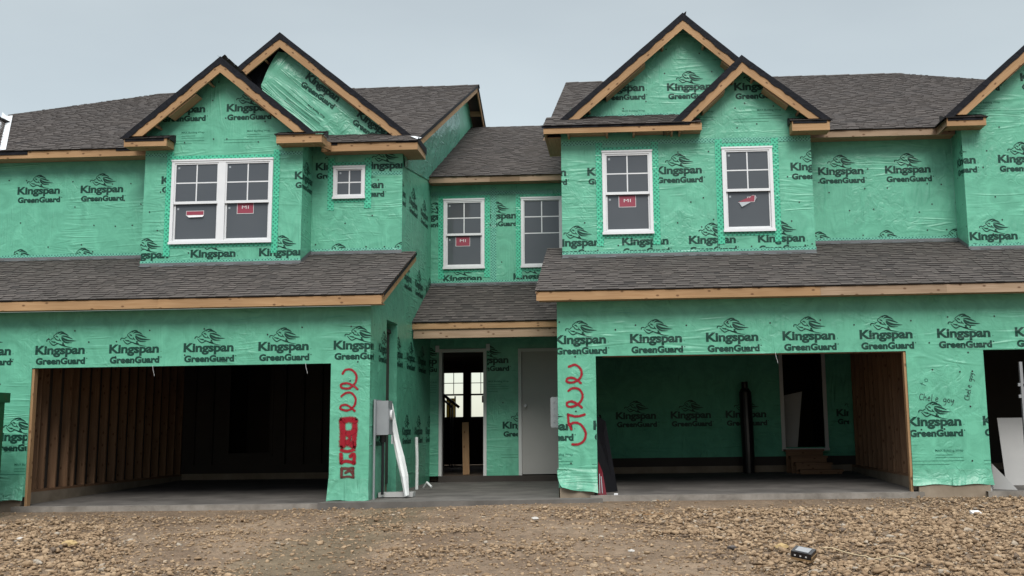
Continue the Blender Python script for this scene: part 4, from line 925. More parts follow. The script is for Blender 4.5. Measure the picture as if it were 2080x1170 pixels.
# porch roof and middle main roof
def plain_roof(name, x0, x1, y0, z0, y1, seed, p_=.43):
    mb = MB(); c_ = 1/math.hypot(1, p_); shingles(mb, (x0, y0, z0), (1, 0, 0), (0, c_, p_*c_), x1-x0, (y1-y0)/c_, (), seed); return mb.build(name, ROOFM, entry)
plain_roof('porch_roof', WALL_L+.002, WALL_R-.002, 3.52, 3.105, Y_ENT-.004, 61, .47)
fascia(entry, WALL_L+.004, WALL_R-.004, 3.55, 2.975, 3.09, 'pine'); 
m = MB(); m.box(WALL_L+.02, WALL_R-.01, 3.589, 3.70, 2.80, 2.985); m.build('porch_beam', 'pine_grey', entry)
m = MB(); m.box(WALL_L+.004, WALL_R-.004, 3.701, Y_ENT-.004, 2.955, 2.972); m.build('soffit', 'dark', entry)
plain_roof('main_roof', WALL_L+.002, WALL_R-.002, 5.22, 6.365, 11.9, 62)
mb = MB(); mb.poly([(WALL_R,11.9,9.22),(WALL_L,11.9,9.22),(WALL_L,17,7.0),(WALL_R,17,7.0)], 0, None, .4); mb.build('main_roof', ROOFM, entry)
fascia(entry, WALL_L+.004, WALL_R-.004, 5.25, 6.235, 6.36, ('pine_grey', 'osb', 'pine_grey'), (-2.84, -2.20)); soffit_run(entry, WALL_L+.01, WALL_R-.01, 5.30, Y_ENT-.004, 6.245)
# inside of the entry, with the bright rear windows seen through the open doorway
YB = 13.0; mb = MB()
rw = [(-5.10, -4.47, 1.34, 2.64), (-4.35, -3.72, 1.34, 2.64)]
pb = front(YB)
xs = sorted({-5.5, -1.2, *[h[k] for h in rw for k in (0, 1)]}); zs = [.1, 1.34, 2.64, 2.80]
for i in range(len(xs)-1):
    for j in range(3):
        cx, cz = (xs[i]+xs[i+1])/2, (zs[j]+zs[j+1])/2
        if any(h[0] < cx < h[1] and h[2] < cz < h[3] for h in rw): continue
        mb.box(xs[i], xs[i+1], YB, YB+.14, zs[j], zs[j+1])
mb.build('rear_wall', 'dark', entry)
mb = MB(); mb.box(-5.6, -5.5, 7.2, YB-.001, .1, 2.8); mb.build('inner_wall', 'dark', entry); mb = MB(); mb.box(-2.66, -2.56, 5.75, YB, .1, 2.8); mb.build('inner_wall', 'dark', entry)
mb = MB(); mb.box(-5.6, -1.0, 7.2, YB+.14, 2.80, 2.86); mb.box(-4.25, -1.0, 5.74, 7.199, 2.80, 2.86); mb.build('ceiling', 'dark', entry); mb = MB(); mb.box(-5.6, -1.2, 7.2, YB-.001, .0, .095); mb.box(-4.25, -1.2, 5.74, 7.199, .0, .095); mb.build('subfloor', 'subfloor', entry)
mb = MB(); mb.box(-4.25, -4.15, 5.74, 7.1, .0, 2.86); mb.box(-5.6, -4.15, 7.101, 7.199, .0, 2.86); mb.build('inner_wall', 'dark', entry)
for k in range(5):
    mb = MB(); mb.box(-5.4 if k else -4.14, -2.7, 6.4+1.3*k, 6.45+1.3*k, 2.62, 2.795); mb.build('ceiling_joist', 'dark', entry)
for h in rw:
    m = MB(); a, b, c, d = h
    m.box(a, a+.05, YB-.01, YB+.1, c, d); m.box(b-.05, b, YB-.01, YB+.1, c, d); m.box(a+.05, b-.05, YB-.01, YB+.1, c, c+.05); m.box(a+.05, b-.05, YB-.01, YB+.1, d-.05, d); m.box(a+.05, b-.05, YB-.005, YB+.09, (c+d)/2-.02, (c+d)/2+.025)
    w = m.build('window', 'black', entry); m = MB(); xm = (a+b)/2; zq = (c+d)/2+.32; m.box(xm-.009, xm+.009, YB+.03, YB+.045, (c+d)/2+.03, d-.05); m.box(a+.05, xm-.009, YB+.03, YB+.045, zq-.009, zq+.009); m.box(xm+.009, b-.05, YB+.03, YB+.045, zq-.009, zq+.009); m.build('muntin', 'black', w)  # black stands for the backlit silhouette of the frames
    if a < -4.4:
        pass
    else:
        m = MB(); m.box(-4.0, -3.72, YB-.016, YB-.012, 1.77, 1.96); m.build('sticker', 'red', w)
mb = MB(); mb.bar((-4.95, 11.6, 2.05), (-4.42, 11.6, 1.62), .05, .07); mb.bar((-4.95, 11.6, 1.93), (-4.60, 11.6, 1.62), .04, .05)
for x, z in ((-4.82, 1.9), (-4.66, 1.76), (-4.60, 1.7)): mb.box(x-.02, x+.02, 11.58, 11.62, .1, z)
mb.build('stair_rail', 'black', entry)  # silhouette against the bright rear windows, painted as black
tag(MB().build('unused', 'dark'), '', '') if False else None
ys_ = thing('site_barrier', 'two yellow upright panels outside the rear windows, seen through the open doorway', 'barrier', (-5.2, 14.6, -.2))
for xa_, xb_, zt_ in ((-5.50, -5.26, 2.0), (-5.22, -4.98, 1.94)):
    m = MB(); m.box(xa_, xb_, 14.5, 14.56, .9, zt_); m.build('panel', 'yellow', ys_)
m = MB(); m.box(-5.52, -5.48, 14.57, 14.61, -.2, 2.0); m.box(-5.0, -4.96, 14.57, 14.61, -.2, 2.0); m.box(-5.6, -4.9, 14.57, 14.7, -.2, -.12); m.build('stand', 'black', ys_)

# ------------------------------------------------------------------ garage interiors
def garage_inside(parent, x0, x1, zf, yb, door, left_studs, right_studs, wrapback=True, third_=False):
    m = MB(); m.poly([(x0,-.16,zf),(x1,-.16,zf),(x1,yb,zf+.11),(x0,yb,zf+.11)], 0); m.poly([(x0,-.16,zf-.20),(x1,-.16,zf-.20),(x1,-.16,zf),(x0,-.16,zf)], 1); m.poly([(x0,-.16,zf+.001),(x1,-.16,zf+.001),(x1,-.02,zf+.004),(x0,-.02,zf+.004)], 1); m.build('garage_floor', ['slab_dark', 'slab_edge'], parent)
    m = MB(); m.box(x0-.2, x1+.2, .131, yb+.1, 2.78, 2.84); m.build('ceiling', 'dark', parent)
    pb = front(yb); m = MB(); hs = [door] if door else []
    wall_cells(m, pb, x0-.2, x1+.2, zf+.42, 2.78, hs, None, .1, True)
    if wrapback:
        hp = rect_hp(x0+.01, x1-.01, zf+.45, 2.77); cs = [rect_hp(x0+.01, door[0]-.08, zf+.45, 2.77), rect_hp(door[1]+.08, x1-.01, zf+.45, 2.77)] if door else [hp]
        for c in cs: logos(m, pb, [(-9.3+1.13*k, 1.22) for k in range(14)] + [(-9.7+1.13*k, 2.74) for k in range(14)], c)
    m.build('back_wall', ['inner_wrap', *WALLM[1:]] if wrapback else ['dark', 'ink', 'nail', 'dark', 'ink2'], parent)  # dark set paints the left garage's shade in place of green wrap
    m = MB(); m.box(x0-.2, x1+.2, yb-.02, yb+.1, zf-.1, zf+.24); m.build('foundation_wall', 'stem', parent)
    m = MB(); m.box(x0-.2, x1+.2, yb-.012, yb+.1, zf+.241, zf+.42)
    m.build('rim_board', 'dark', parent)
    for sx, use, sg in ((x0, left_studs, 1), (x1, right_studs, -1)):
        a, b = (sx-.15, sx) if sg > 0 else (sx, sx+.15)
        m = MB(); m.box(a-.05, b, .132, yb, zf-.1, zf+.20) if False else m.box(min(a,b)-.0, max(a,b)+.0, .002, yb, zf-.2, zf+.20); m.build('foundation_wall', 'stem', parent)
        m = MB(); xx = sx-.15 if sg > 0 else sx+.15; m.box(min(xx, xx-.02*sg), max(xx, xx-.02*sg), .132, yb, zf+.2, 2.78); m.build('sheathing', 'dark', parent)
        if use:
            m = MB(); m.box(min(a,b)+.001, max(a,b)-.001, .133, yb, zf+.201, zf+.24); m.box(min(a,b)+.001, max(a,b)-.001, .133, yb, 2.70, 2.78); m.build('wall_plate', 'stud', parent)
            k = 0; y = .17
            while y < yb-.05:
                m = MB(); m.box(min(a,b)+.004, max(a,b)-.006, y, y+.038, zf+.24, 2.70); m.build('stud', 'stud', parent); y += .406 if k not in (1, 4) else .24; k += 1
dl = (-8.83, -7.93, .60, 2.52); drr = (3.20, 4.00, .60, 2.52)
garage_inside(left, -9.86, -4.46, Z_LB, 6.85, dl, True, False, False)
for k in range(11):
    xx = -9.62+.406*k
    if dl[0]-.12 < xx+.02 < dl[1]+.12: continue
    m = MB(); m.box(xx, xx+.038, 6.74, 6.835, Z_LB+.43, 2.77); m.build('stud', 'dark', left)  # studs carry the garage shade in their dark colour
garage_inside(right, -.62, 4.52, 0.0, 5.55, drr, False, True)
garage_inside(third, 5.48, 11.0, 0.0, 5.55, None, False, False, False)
for parent, d, y in ((left, dl, 6.85), (right, drr, 5.55)):
    m = MB(); m.box(d[0]-.075, d[0], y-.02, y+.1, d[2]-.02, d[3]+.075); m.box(d[1], d[1]+.075, y-.02, y+.1, d[2]-.02, d[3]+.075); m.box(d[0], d[1], y-.02, y+.1, d[3], d[3]+.075); m.box(d[0]-.08, d[1]+.08, y-.06, y+.1, d[2]-.07, d[2]-.021); m.build('door_frame', 'doorframe' if parent is right else 'dark', parent)  # left frame coloured dark so it sinks into the garage shade
    m = MB(); ya = y+.11; m.box(d[0]-.4, d[0]-.3, ya, 8.9, .3, 2.78); m.box(d[1]+.3, d[1]+.4, ya, 8.9, .3, 2.78); m.box(d[0]-.4, d[1]+.4, 8.9, 9.0, .3, 2.78); m.box(d[0]-.4, d[1]+.4, ya, 9.0, 2.78, 2.83); m.box(d[0]-.4, d[1]+.4, ya, 9.0, .47, .53); m.build('inner_hall', 'dark', parent)
# pine trim on the garage jambs, boxed header edges
for parent, x0, x1, z in ((left, -9.74, -9.70, 2.13), (right, 4.36, 4.396, 2.176)):
    m = MB(); m.box(x0, x1, .02, .132, Z_LB if parent is left else 0, z); m.build('jamb_board', 'pine', parent)
m = MB(); m.box(-.40, 4.36, .02, .12, 2.165, 2.178); m.build('header_trim', 'stud', right)
for x in (-7.72, -5.2, 2.35): 
    m = MB(); zt = 2.135 if x < 0 else 2.18; m.tube([(x, -.012, zt+.01), (x+.01, -.02, zt-.06), (x+.03, -.015, zt-.13), (x+.035, -.02, zt-.16)], .0025, 0, 5); m.build('wrap_thread', 'stick_white', left if x < 0 else right)
m = MB(); m.box(5.56, 5.598, .02, .132, 0, 2.17); m.build('jamb_board', 'drywall', third)
# foundation under piers
for parent, x0, x1, z0, z1 in ((right, 4.47, 5.0, -.3, .118), (third, 5.001, 5.56, -.3, .118), (left, -10.4, -9.80, -.4, .066), (right, -1.10, -.56, -.3, .118), (left, -4.76, WALL_L-.02, -.4, .066)):
    m = MB(); m.box(x0, x1, -.035 if parent is not left else -.01, .12, z0, z1); m.build('foundation_wall', 'stem', parent)
m = MB(); m.poly([(WALL_L-.7,-.42,-.045),(WALL_R+.7,-.42,-.03),(WALL_R+.02,Y_ENT,-.02),(WALL_L-.02,Y_ENT,-.02)]); m.poly([(WALL_L-.7,-.42,-.3),(WALL_R+.7,-.42,-.3),(WALL_R+.7,-.42,-.03),(WALL_L-.7,-.42,-.045)]); m.build('porch_slab', 'slab_dark', entry)

# ---- spray paint and marker notes on the piers
def px0(pts, ox, oy, s, y=0.0):
    """picture measurements -> wall coordinates on the plane y"""
    o = []
    for a, b in pts:
        d = np.linalg.inv(np.array([[F,0,PX],[0,F,PY],[0,0,1]]) @ Rm) @ np.array([ox+a/s, oy+b/s, 1.0]); t = (y+DIST)/d[1]; o.append((d[0]*t, EYE+d[2]*t))
    return o
pl = front(0)
def paint(parent, mat, strokes, ox, w=.033):
    m = MB()
    for st in strokes:
        q, ww = (st[0], st[1]) if isinstance(st, tuple) else (st, w)
        ribbon(m, pl, px0(q, ox, 620, 2.66), ww)
    d_ = m.build('painted_digit', mat, parent)
paint(right, 'spray', [[(893,332),(925,322),(952,340),(962,372),(945,402),(910,418),(882,412),(886,396),(912,392),(940,406),(957,421)]], 820)
paint(right, 'spray', [[(890,462),(915,448),(950,456),(967,492),(950,527),(915,547),(886,545),(884,526),(910,520),(940,535),(962,552)]], 820)
paint(right, 'spray', [[(978,590),(945,600),(915,598),(888,590)], [(888,590),(890,625),(897,650),(906,670)], [(893,646),(925,634),(960,648),(983,690),(975,730),(945,750),(912,752)]], 820)
paint(left, 'spray', [[(575,370),(590,350),(622,348),(648,375),(645,415),(612,448),(572,446),(568,428),(600,421),(638,438),(655,452)]], 480, .031)
paint(left, 'spray', [[(568,492),(590,475),(622,474),(645,505),(636,545),(602,568),(565,560),(568,542),(600,540),(640,570)]], 480, .031)
paint(left, 'spray', [([(572,624),(610,618),(642,622)], .085), ([(572,624),(576,690),(572,758)], .088), ([(642,622),(638,690),(634,760)], .078), ([(578,684),(610,692),(638,680)], .075), ([(604,690),(612,720),(600,745)], .055), ([(572,758),(600,742),(634,758)], .085)], 480)
paint(left, 'spray', [([(567,782),(600,790),(638,780)], .045), ([(567,850),(567,806)], .055), ([(567,850),(600,842),(638,854)], .045), ([(616,816),(636,804),(636,854)], .05)], 480)
paint(left, 'spray_dark', [([(566,880),(600,882),(632,880)], .038), ([(568,930),(571,884)], .042), ([(630,882),(632,930)], .038), ([(570,930),(605,925),(632,932)], .03), ([(590,905),(610,895),(628,905)], .038), ([(636,935),(634,975)], .022)], 480)
HW = {'C': [[(.5,.85),(.2,.9),(.0,.5),(.15,.05),(.5,.15)]], 'h': [[(.1,1.0),(.05,.0)], [(.07,.35),(.3,.55),(.4,.3),(.4,0)]], 'e': [[(.05,.3),(.4,.38),(.25,.6),(.05,.3),(.2,.0),(.45,.12)]], 'l': [[(.1,1.0),(.05,.1),(.2,.0)]],
      'g': [[(.4,.5),(.1,.45),(.1,.1),(.4,.2),(.42,.5),(.4,-.3),(.1,-.4)]], 'o': [[(.25,.5),(.02,.25),(.25,.0),(.45,.25),(.25,.5)]], 'y': [[(.0,.5),(.15,.1),(.4,.5)], [(.4,.5),(.3,-.1),(.05,-.4)]], 't': [[(.2,.9),(.2,.0)], [(.0,.6),(.42,.65)]], 's': [[(.4,.5),(.1,.45),(.35,.2),(.05,.0)]], 'p': [[(.05,.5),(.05,-.4)], [(.05,.4),(.4,.4),(.35,.05),(.05,.1)]]}
def write(mb, txt, x, z, size, rot, w=.011):
    cx = 0
    for ch in txt:
        for st in HW.get(ch, []):
            P = [(x+((cx+a)*math.cos(rot)-b*math.sin(rot))*size, z+((cx+a)*math.sin(rot)+b*math.cos(rot))*size) for a, b in st]
            T, _ = stroke2d(P, w, w*.7, 5)
            for t in T: mb.poly([pl.p(a, b, .007) for a, b in t])
        cx += .58
(xa, za), (xb, zb), (xc, zc) = px0([(782,540),(1040,542),(790,372)], 1560, 600, 2.544)
for parent, mat, x, z, size, rot, w in ((right, 'marker', xa, za, .105, rad(-6), .010), (third, 'marker', xb, zb, .085, rad(78), .009)):
    for q_, ch in enumerate('Chele goy'):
        if ch == ' ': continue
        m = MB(); k_ = q_*.58*size; write(m, ch, x+k_*math.cos(rot), z+k_*math.sin(rot), size, rot, w); m.build('marker_letter', mat, parent)
m = MB(); write(m, 't', xc+.05, za+.20, .11, rad(62), .009); m.build('marker_letter', 'marker_faint', right); m = MB(); write(m, 'o', xc+.08, za+.27, .11, rad(62), .009); m.build('marker_letter', 'marker_faint', right)

# ---- meter boxes fixed to the side walls
m = MB(); x = WALL_L; m.box(x+.012, x+.045, .24, .70, .96, 1.55); mt = m.build('meter_box', 'meter', left)
m = MB(); m.box(x+.046, x+.24, .30, .62, .98, 1.53); m.box(x+.241, x+.252, .31, .61, .99, 1.40); m.build('meter_cover', 'meter', mt)
m = MB(); m.tube([(x+.252, .46, 1.30), (x+.285, .46, 1.30)], .085, 0, 16); m.build('meter_dial', 'stick_white', mt)
m = MB(); m.tube([(x+.04, .20, 1.54), (x+.04, .20, -.05)], .018, 0, 10); m.build('riser_pipe', 'meter', mt); m = MB(); m.tube([(x+.12, .48, .98), (x+.12, .48, .02)], .024, 0, 10); m.tube([(x+.12, .48, .98), (x+.12, .48, .86)], .05, 0, 10); m.build('conduit', 'black', mt)
m = MB(); m.box(x+.25, x+.256, .52, .62, .83, .97); m.build('paper_tag', 'stick_white', mt)
x = WALL_R; m = MB(); m.box(x-.145, x-.006, .55, .85, 1.06, 1.555); mt = m.build('meter_box', 'meter', right)
m = MB(); m.box(x-.157, x-.146, .56, .84, 1.08, 1.54); 
for z in (1.15, 1.25, 1.36, 1.46): m.box(x-.11, x-.09, .540, .549, z, z+.03)
m.build('meter_cover', 'steel', mt)

g = G('dark red plastic bag'); M['bag'] = g.set((.16,.012,.022), .45)
# ------------------------------------------------------------------ loose things
m = MB(); P = [(-4.02, .95, 1.49, .046), (-3.95, .88, 1.20, .048), (-3.87, .78, .90, .050), (-3.77, .66, .60, .062), (-3.68, .55, .30, .056), (-3.62, .47, .0, .034)]
def strip(i, k):
    x, y, z, w = P[i]; u = -1+2*k/3.0
    return (x+u*w, y+u*w*.5-(.05 if k in (1, 2) else 0)+.012*math.sin(i*2.3+k*1.7)*(i > 2), z+u*.012)
for i in range(5):
    for k in range(3):
        q = [strip(i, k), strip(i+1, k), strip(i+1, k+1), strip(i, k+1)]; m.poly(q, 0, [(k*.05, i*.3), (k*.05, i*.3+.3), (k*.05+.05, i*.3+.3), (k*.05+.05, i*.3)])
tag(m.build('gutter_strip', 'pvc', None), 'long white plastic strip leaning on the side wall in front of the meter box', 'plastic strip')
m = MB(); m.tube([(-3.93, 3.0, -.03), (-3.93, 3.02, .50), (-3.95, 3.04, .92)], .03, 0, 12); tag(m.build('plastic_pipe', 'pvc'), 'short white pipe stub standing up from the ground beside the side wall', 'pipe')
m = MB(); m.tube([(-3.80, 3.0, .0), (-3.72, 2.9, .10), (-3.62, 2.8, .02)], .02, 0, 8); tag(m.build('plastic_elbow', 'pvc'), 'small bent white pipe piece lying at the foot of the pipe stub', 'pipe')
m = MB(); m.box(-4.12, -3.55, .60, .85, -.028, .045); tag(m.build('board', 'drywall'), 'pale board lying flat under the meter box beside the porch', 'board')
m = MB(); m.bar((-3.47, 6.25, .10), (-3.515, 6.42, 1.20), .14, .045, 0, (0,1,0)); tag(m.build('plank', 'pine'), 'short upright pine plank standing in the open entry doorway', 'plank')
# right garage contents
m = MB(); r_ = [.165]*5; m.tube([(2.40, 5.20, .105), (2.40, 5.20, .5), (2.39, 5.22, 1.2), (2.385, 5.26, 1.72), (2.383, 5.262, 1.80)], [.115,.125,.13,.125,.08], 0, 18); m.tube([(2.383, 5.262, 1.80), (2.38, 5.27, 1.93)], [.065, .065], 0, 14)
tag(m.build('pipe_roll', 'black', None, smooth=False), 'tall black plastic tube standing against the dark back wall of the garage', 'tube')
st = thing('wood_steps', 'temporary pine steps below the raised door at the back of the garage', 'steps', (3.75, 5.0, .09))
for k, (x0, x1) in enumerate(((3.14, 3.92), (3.20, 3.94), (3.26, 3.98), (3.30, 4.14))):
    y1 = 5.50 - .27*k; zt = .56 - .125*k; m = MB(); m.box(x0, x1, y1-.29, y1, zt-.038, zt); m.build('tread', 'stud', st); m = MB(); m.box(x0+.02, x1-.02, y1-.25, y1-.22, .10-.0, zt-.039); m.build('riser', 'stud', st)
m = MB(); q = [(3.23, 5.82, .54), (3.47, 5.80, .54), (3.64, 5.95, 1.74), (3.24, 5.98, 1.66)]; m.poly(q); m.poly([(a, b+.02, c) for a, b, c in reversed(q)])
for i in range(4): 
    a, b = q[i], q[(i+1)%4]; m.poly([b, a, (a[0],a[1]+.02,a[2]), (b[0],b[1]+.02,b[2])])
tag(m.build('drywall_offcut', 'drywall'), 'white sheet leaning inside the raised doorway above the wood steps', 'board')
m = MB(); q = [(-.56, .30, .01), (-.20, .70, .02), (-.38, .85, 1.15), (-.60, .45, 1.30)]; m.poly(q); m.poly([(a-.02, b+.02, c) for a, b, c in reversed(q)])
for i in range(4): 
    a, b = q[i], q[(i+1)%4]; m.poly([b, a, (a[0]-.02,a[1]+.02,a[2]), (b[0]-.02,b[1]+.02,b[2])])
tag(m.build('dark_panel', 'black'), 'dark board leaning inside the garage next to the numbered pier', 'board')
m = MB(); m.poly([(-.50,-.01,.0),(-.37,.06,.0),(-.43,.10,.36),(-.49,.05,.52)]); m.poly([(-.50,.01,.0),(-.49,.07,.52),(-.43,.12,.36),(-.37,.08,.0)])
for k in range(2): m.poly([(-.48+.04*k,-.012+.016*k,.03),(-.468+.04*k,-.006+.016*k,.03),(-.47+.025*k,.028+.014*k,.33-.04*k),(-.482+.025*k,.022+.014*k,.33-.04*k)], 1)
tag(m.build('shingle_bag', ['bag', 'label_grey']), 'red and white plastic bag standing at the foot of the numbered pier', 'bag')
m = MB(); m.obox((-.22, -.05, .012), (.03,.01,.0), (0,.02,.008), (0,-.004,.010)); tag(m.build('paper_scrap', 'stick_white'), 'crumpled white scrap on the slab edge beside the red bag', 'scrap')
# third garage contents
m = MB(); m.obox((6.72, 1.25, .56), (.55,0,0), (0,.012,0), (0,.12,.56)); tag(m.build('drywall_sheet', 'drywall'), 'large white board standing inside the garage cut off by the picture edge', 'board')
m = MB(); q = [(5.72, .35, .005), (6.02, .12, .005), (5.74, .40, .40)]; m.poly(q); m.poly([(a-.01,b+.02,c) for a,b,c in reversed(q)])
for i in range(3):
    a, b = q[i], q[(i+1)%3]; m.poly([b, a, (a[0]-.01,a[1]+.02,a[2]), (b[0]-.01,b[1]+.02,b[2])])
tag(m.build('drywall_offcut', 'drywall'), 'small triangular white offcut leaning by the wide marked pier', 'board')
la = thing('metal_prop', 'grey metal post with brackets standing in the garage opening at the picture edge', 'post', (6.15, -.02, 0))
m = MB(); m.box(6.14, 6.185, -.02, .04, .0, 1.98); m.build('post', 'steel', la)
for z in (1.42, 1.60): 
    m = MB(); m.box(6.10, 6.139, -.015, .03, z, z+.05); m.build('bracket', 'steel', la)
m = MB(); m.tube([(6.21, -.03, 1.62), (6.21, .03, 1.62)], .035, 0, 12); m.build('bracket', 'black', la)
# green steel container at the left edge
gc = thing('steel_container', 'green painted steel waste container with hinge brackets at the far left', 'container', (-10.6, -1.4, -.17))
m = MB(); m.box(-11.9, -9.63, -2.3, -1.0, .0, 1.55); m.build('body', 'green_steel', gc)
m = MB(); m.box(-11.92, -9.54, -2.34, -.96, 1.551, 1.70); m.build('top_rail', 'green_steel', gc)
for x in (-9.625,):
    for y in (-1.15, -2.2): 
        m = MB(); m.box(x, x+.075, y-.06, y+.06, -.16, 1.55); m.build('corner_post', 'green_steel', gc)
for z in (.42, .95, 1.30, 1.40): 
    m = MB(); m.box(-9.625, -9.505, -2.14, -2.02, z, z+.045); m.tube([(-9.52, -2.08, z-.04), (-9.52, -2.08, z+.10)], .022, 0, 8); m.build('hinge', 'green_steel', gc)
m = MB(); m.box(-11.9, -9.63, -2.3, -1.0, -.18, -.001); m.build('skid', 'black', gc)

# ------------------------------------------------------------------ ground
def sm(a, b, x): t = min(1, max(0, (x-a)/(b-a))); return t*t*(3-2*t)
def gh(x, y):
    base = -.10 - .075*sm(1.5, -5.5, x)*1.0 if False else -.085 - .075*(1-sm(-6, -.5, x))
    z = base + .022*min(0, y+.2) + (.0 if y > -30 else 0)
    amp = sm(-.5, -1.8, y)
    z += amp*(.06*mn.noise(Vector((x*.45, y*.5, .3))) + .032*mn.noise(Vector((x*1.5, y*1.9, 2.1))) + .045*abs(mn.noise(Vector((x*2.6, y*3.4, 6.1)))))
    z += sm(-.25, -.9, y)*.020*mn.noise(Vector((x*6, y*7, 5))) + sm(-.2, -.4, y)*.011*mn.noise(Vector((x*17, y*17, 8)))
    d = math.hypot((x+2.88)/.75, (y+7.4)/.8); z -= .12*max(0, 1-d)        # muddy hollow
    return z
xs = list(np.arange(-12.5, 9.51, .06)); ys = list(np.arange(-9.6, .01, .06))
xs = [-400, -120, -40, -20] + xs + [16, 40, 120, 400]; ys = [-400, -120, -40, -19, -13] + ys
vs_ = [(x, y, gh(x, y) if -13 < x < 10 and y > -10 else -.17+.022*max(min(0, y+.2), -12)) for y in ys for x in xs]
nx = len(xs); fs = [(j*nx+i, j*nx+i+1, (j+1)*nx+i+1, (j+1)*nx+i) for j in range(len(ys)-1) for i in range(nx-1)]
b0 = len(vs_); vs_ += [(-400, 0, -.17), (400, 0, -.17), (400, 600, -.2), (-400, 600, -.2)]; fs.append((b0, b0+1, b0+2, b0+3))
me = bpy.data.meshes.new('ground'); me.from_pydata(vs_, [], fs); me.polygons.foreach_set('use_smooth', [True]*len(fs))
ul = me.uv_layers.new(name='uv'); co = np.array(vs_)[:, :2]; li = np.zeros(len(me.loops), dtype=np.int32); me.loops.foreach_get('vertex_index', li); ul.data.foreach_set('uv', co[li].astype(np.float32).ravel())
g = G('bare dirt'); uv = g.uv(); n1 = g.noise(uv, .7, 6, .6, .4, 'FBM', '2D'); n2 = g.noise(uv, 9, 6, .65, .5, 'FBM', '2D'); n3 = g.noise(uv, 55, 4, .7, 0, 'FBM', '2D')
c = g.mix(g.rng(n1, .35, .65, 0, 1), (.180, .126, .085), (.30, .220, .150)); c = g.mix(g.rng(n2, .40, .68, 0, .6), c, (.13, .098, .070)); c = g.mix(g.rng(n3, .55, .75, 0, .55), c, (.36, .29, .21))
sp = g.n('ShaderNodeSeparateXYZ'); g.l(uv, sp.inputs[0])
dd = g.math('SQRT', g.math('ADD', g.math('POWER', g.math('MULTIPLY', g.math('ADD', sp.outputs[0], 2.88), 1.0), 2.0), g.math('POWER', g.math('MULTIPLY', g.math('ADD', sp.outputs[1], 7.5), 1.1), 2.0)))
wet = g.rng(g.math('ADD', dd, g.math('MULTIPLY', n2, 1.1)), .85, 1.35, .9, 0)
mo = g.math('ABSOLUTE', g.math('ADD', g.math('ADD', sp.outputs[0], 3.0), g.math('MULTIPLY', n1, .8)))
c = g.mix(g.rng(mo, .35, .75, .38, 0), c, (.075, .078, .045)); c = g.mix(wet, c, (.022, .022, .024))
M['dirt'] = g.set(c, .95, g.bump(n3, .8, .01, g.bump(n2, .9, .05)), .15)
me.materials.append(M['dirt']); gro = bpy.data.objects.new('ground', me); COL.objects.link(gro); gro['kind'] = 'structure'; gro['label'] = 'bare brown dirt ground in front of the garages'

m = MB(); g = G('asphalt'); uv = g.uv(); nn = g.noise(uv, 30, 4, .6, 0, 'FBM', '2D'); M['asphalt'] = g.set(g.mix(nn, (.035,.035,.036), (.06,.06,.06)), .9)
m.poly([(-60,-60,-.37),(60,-60,-.37),(60,-11.5,-.37),(-60,-11.5,-.37)]); m.poly([(-60,-11.5,-.37),(60,-11.5,-.37),(60,-11.5,-.6),(-60,-11.5,-.6)][::-1])  # dark sheet added out of view to cut ground light into the garages
ro = m.build('added_ground_sheet', 'asphalt'); ro['kind'] = 'structure'; ro['label'] = 'unseen dark asphalt sheet added behind the viewer to dim the garages'

# rubble: thousands of dirt clods, nobody could count them
def ico(sub):
    import bmesh
    b = bmesh.new(); bmesh.ops.create_icosphere(b, subdivisions=sub, radius=1.0); V = np.array([v.co[:] for v in b.verts]); Fc = np.array([[v.index for v in f.verts] for f in b.faces]); b.free(); return V, Fc
def clods(sub, nvar, seed):
    V, Fc = ico(sub); o = []
    for k in range(nvar):
        W = V.copy()
        for i, v in enumerate(V):
            W[i] = v*(1 + .42*mn.noise(Vector(v*1.1)+Vector((k*7.3+seed, 0, 0))) + .30*mn.noise(Vector(v*2.6)+Vector((0, k*5.1+seed, 0))))
        o.append(W)
    return o, Fc
nr = np.random.RandomState(4)
def density(x, y):
    e = .5*mn.noise(Vector((x*.9, y*.9, 7)))
    right_ = sm(-.9, .5, x + .28*(y+4) + e) * (1-sm(-2.0, -.75, y + e*.9)*sm(4.6, 3.2, x+e)*1.0)
    right_ = max(right_, sm(3.0, 4.2, x+e)*sm(-.2, -.45, y))
    left_ = sm(-5.5, -6.7, x + .57*(y+4) + e)*sm(-1.0, -1.9, y + e)
    mid = .24 + .66*sm(-.08, .32, mn.noise(Vector((x*.7+3, y*.9, 2))))
    if 0.6 < x < 3.6 and y > -1.7: mid *= .35
    return max(right_, left_, mid)
VV, FF, TT, tot = [], [], [], 0
cl2, f2_ = clods(2, 14, 1)
def hull(seed):
    import bmesh
    r = random.Random(seed); b = bmesh.new(); n = r.randint(11, 17); g_ = r.uniform(.55, .95)
    for i in range(n):
        v = Vector((r.gauss(0,1), r.gauss(0,1), r.gauss(0,1))).normalized()*r.uniform(.72, 1.12); b.verts.new((v.x, v.y*g_, v.z*r.uniform(.8, 1)))
    h = bmesh.ops.convex_hull(b, input=b.verts); bmesh.ops.delete(b, geom=[e for e in h['geom_interior'] if isinstance(e, bmesh.types.BMVert)], context='VERTS') if h['geom_interior'] else None
    bmesh.ops.triangulate(b, faces=b.faces); b.verts.index_update(); V = np.array([v.co[:] for v in b.verts]); Fc = np.array([[v.index for v in f.verts] for f in b.faces]); b.free(); return V, Fc
HULLS = [hull(100+k) for k in range(40)]
placed = 0
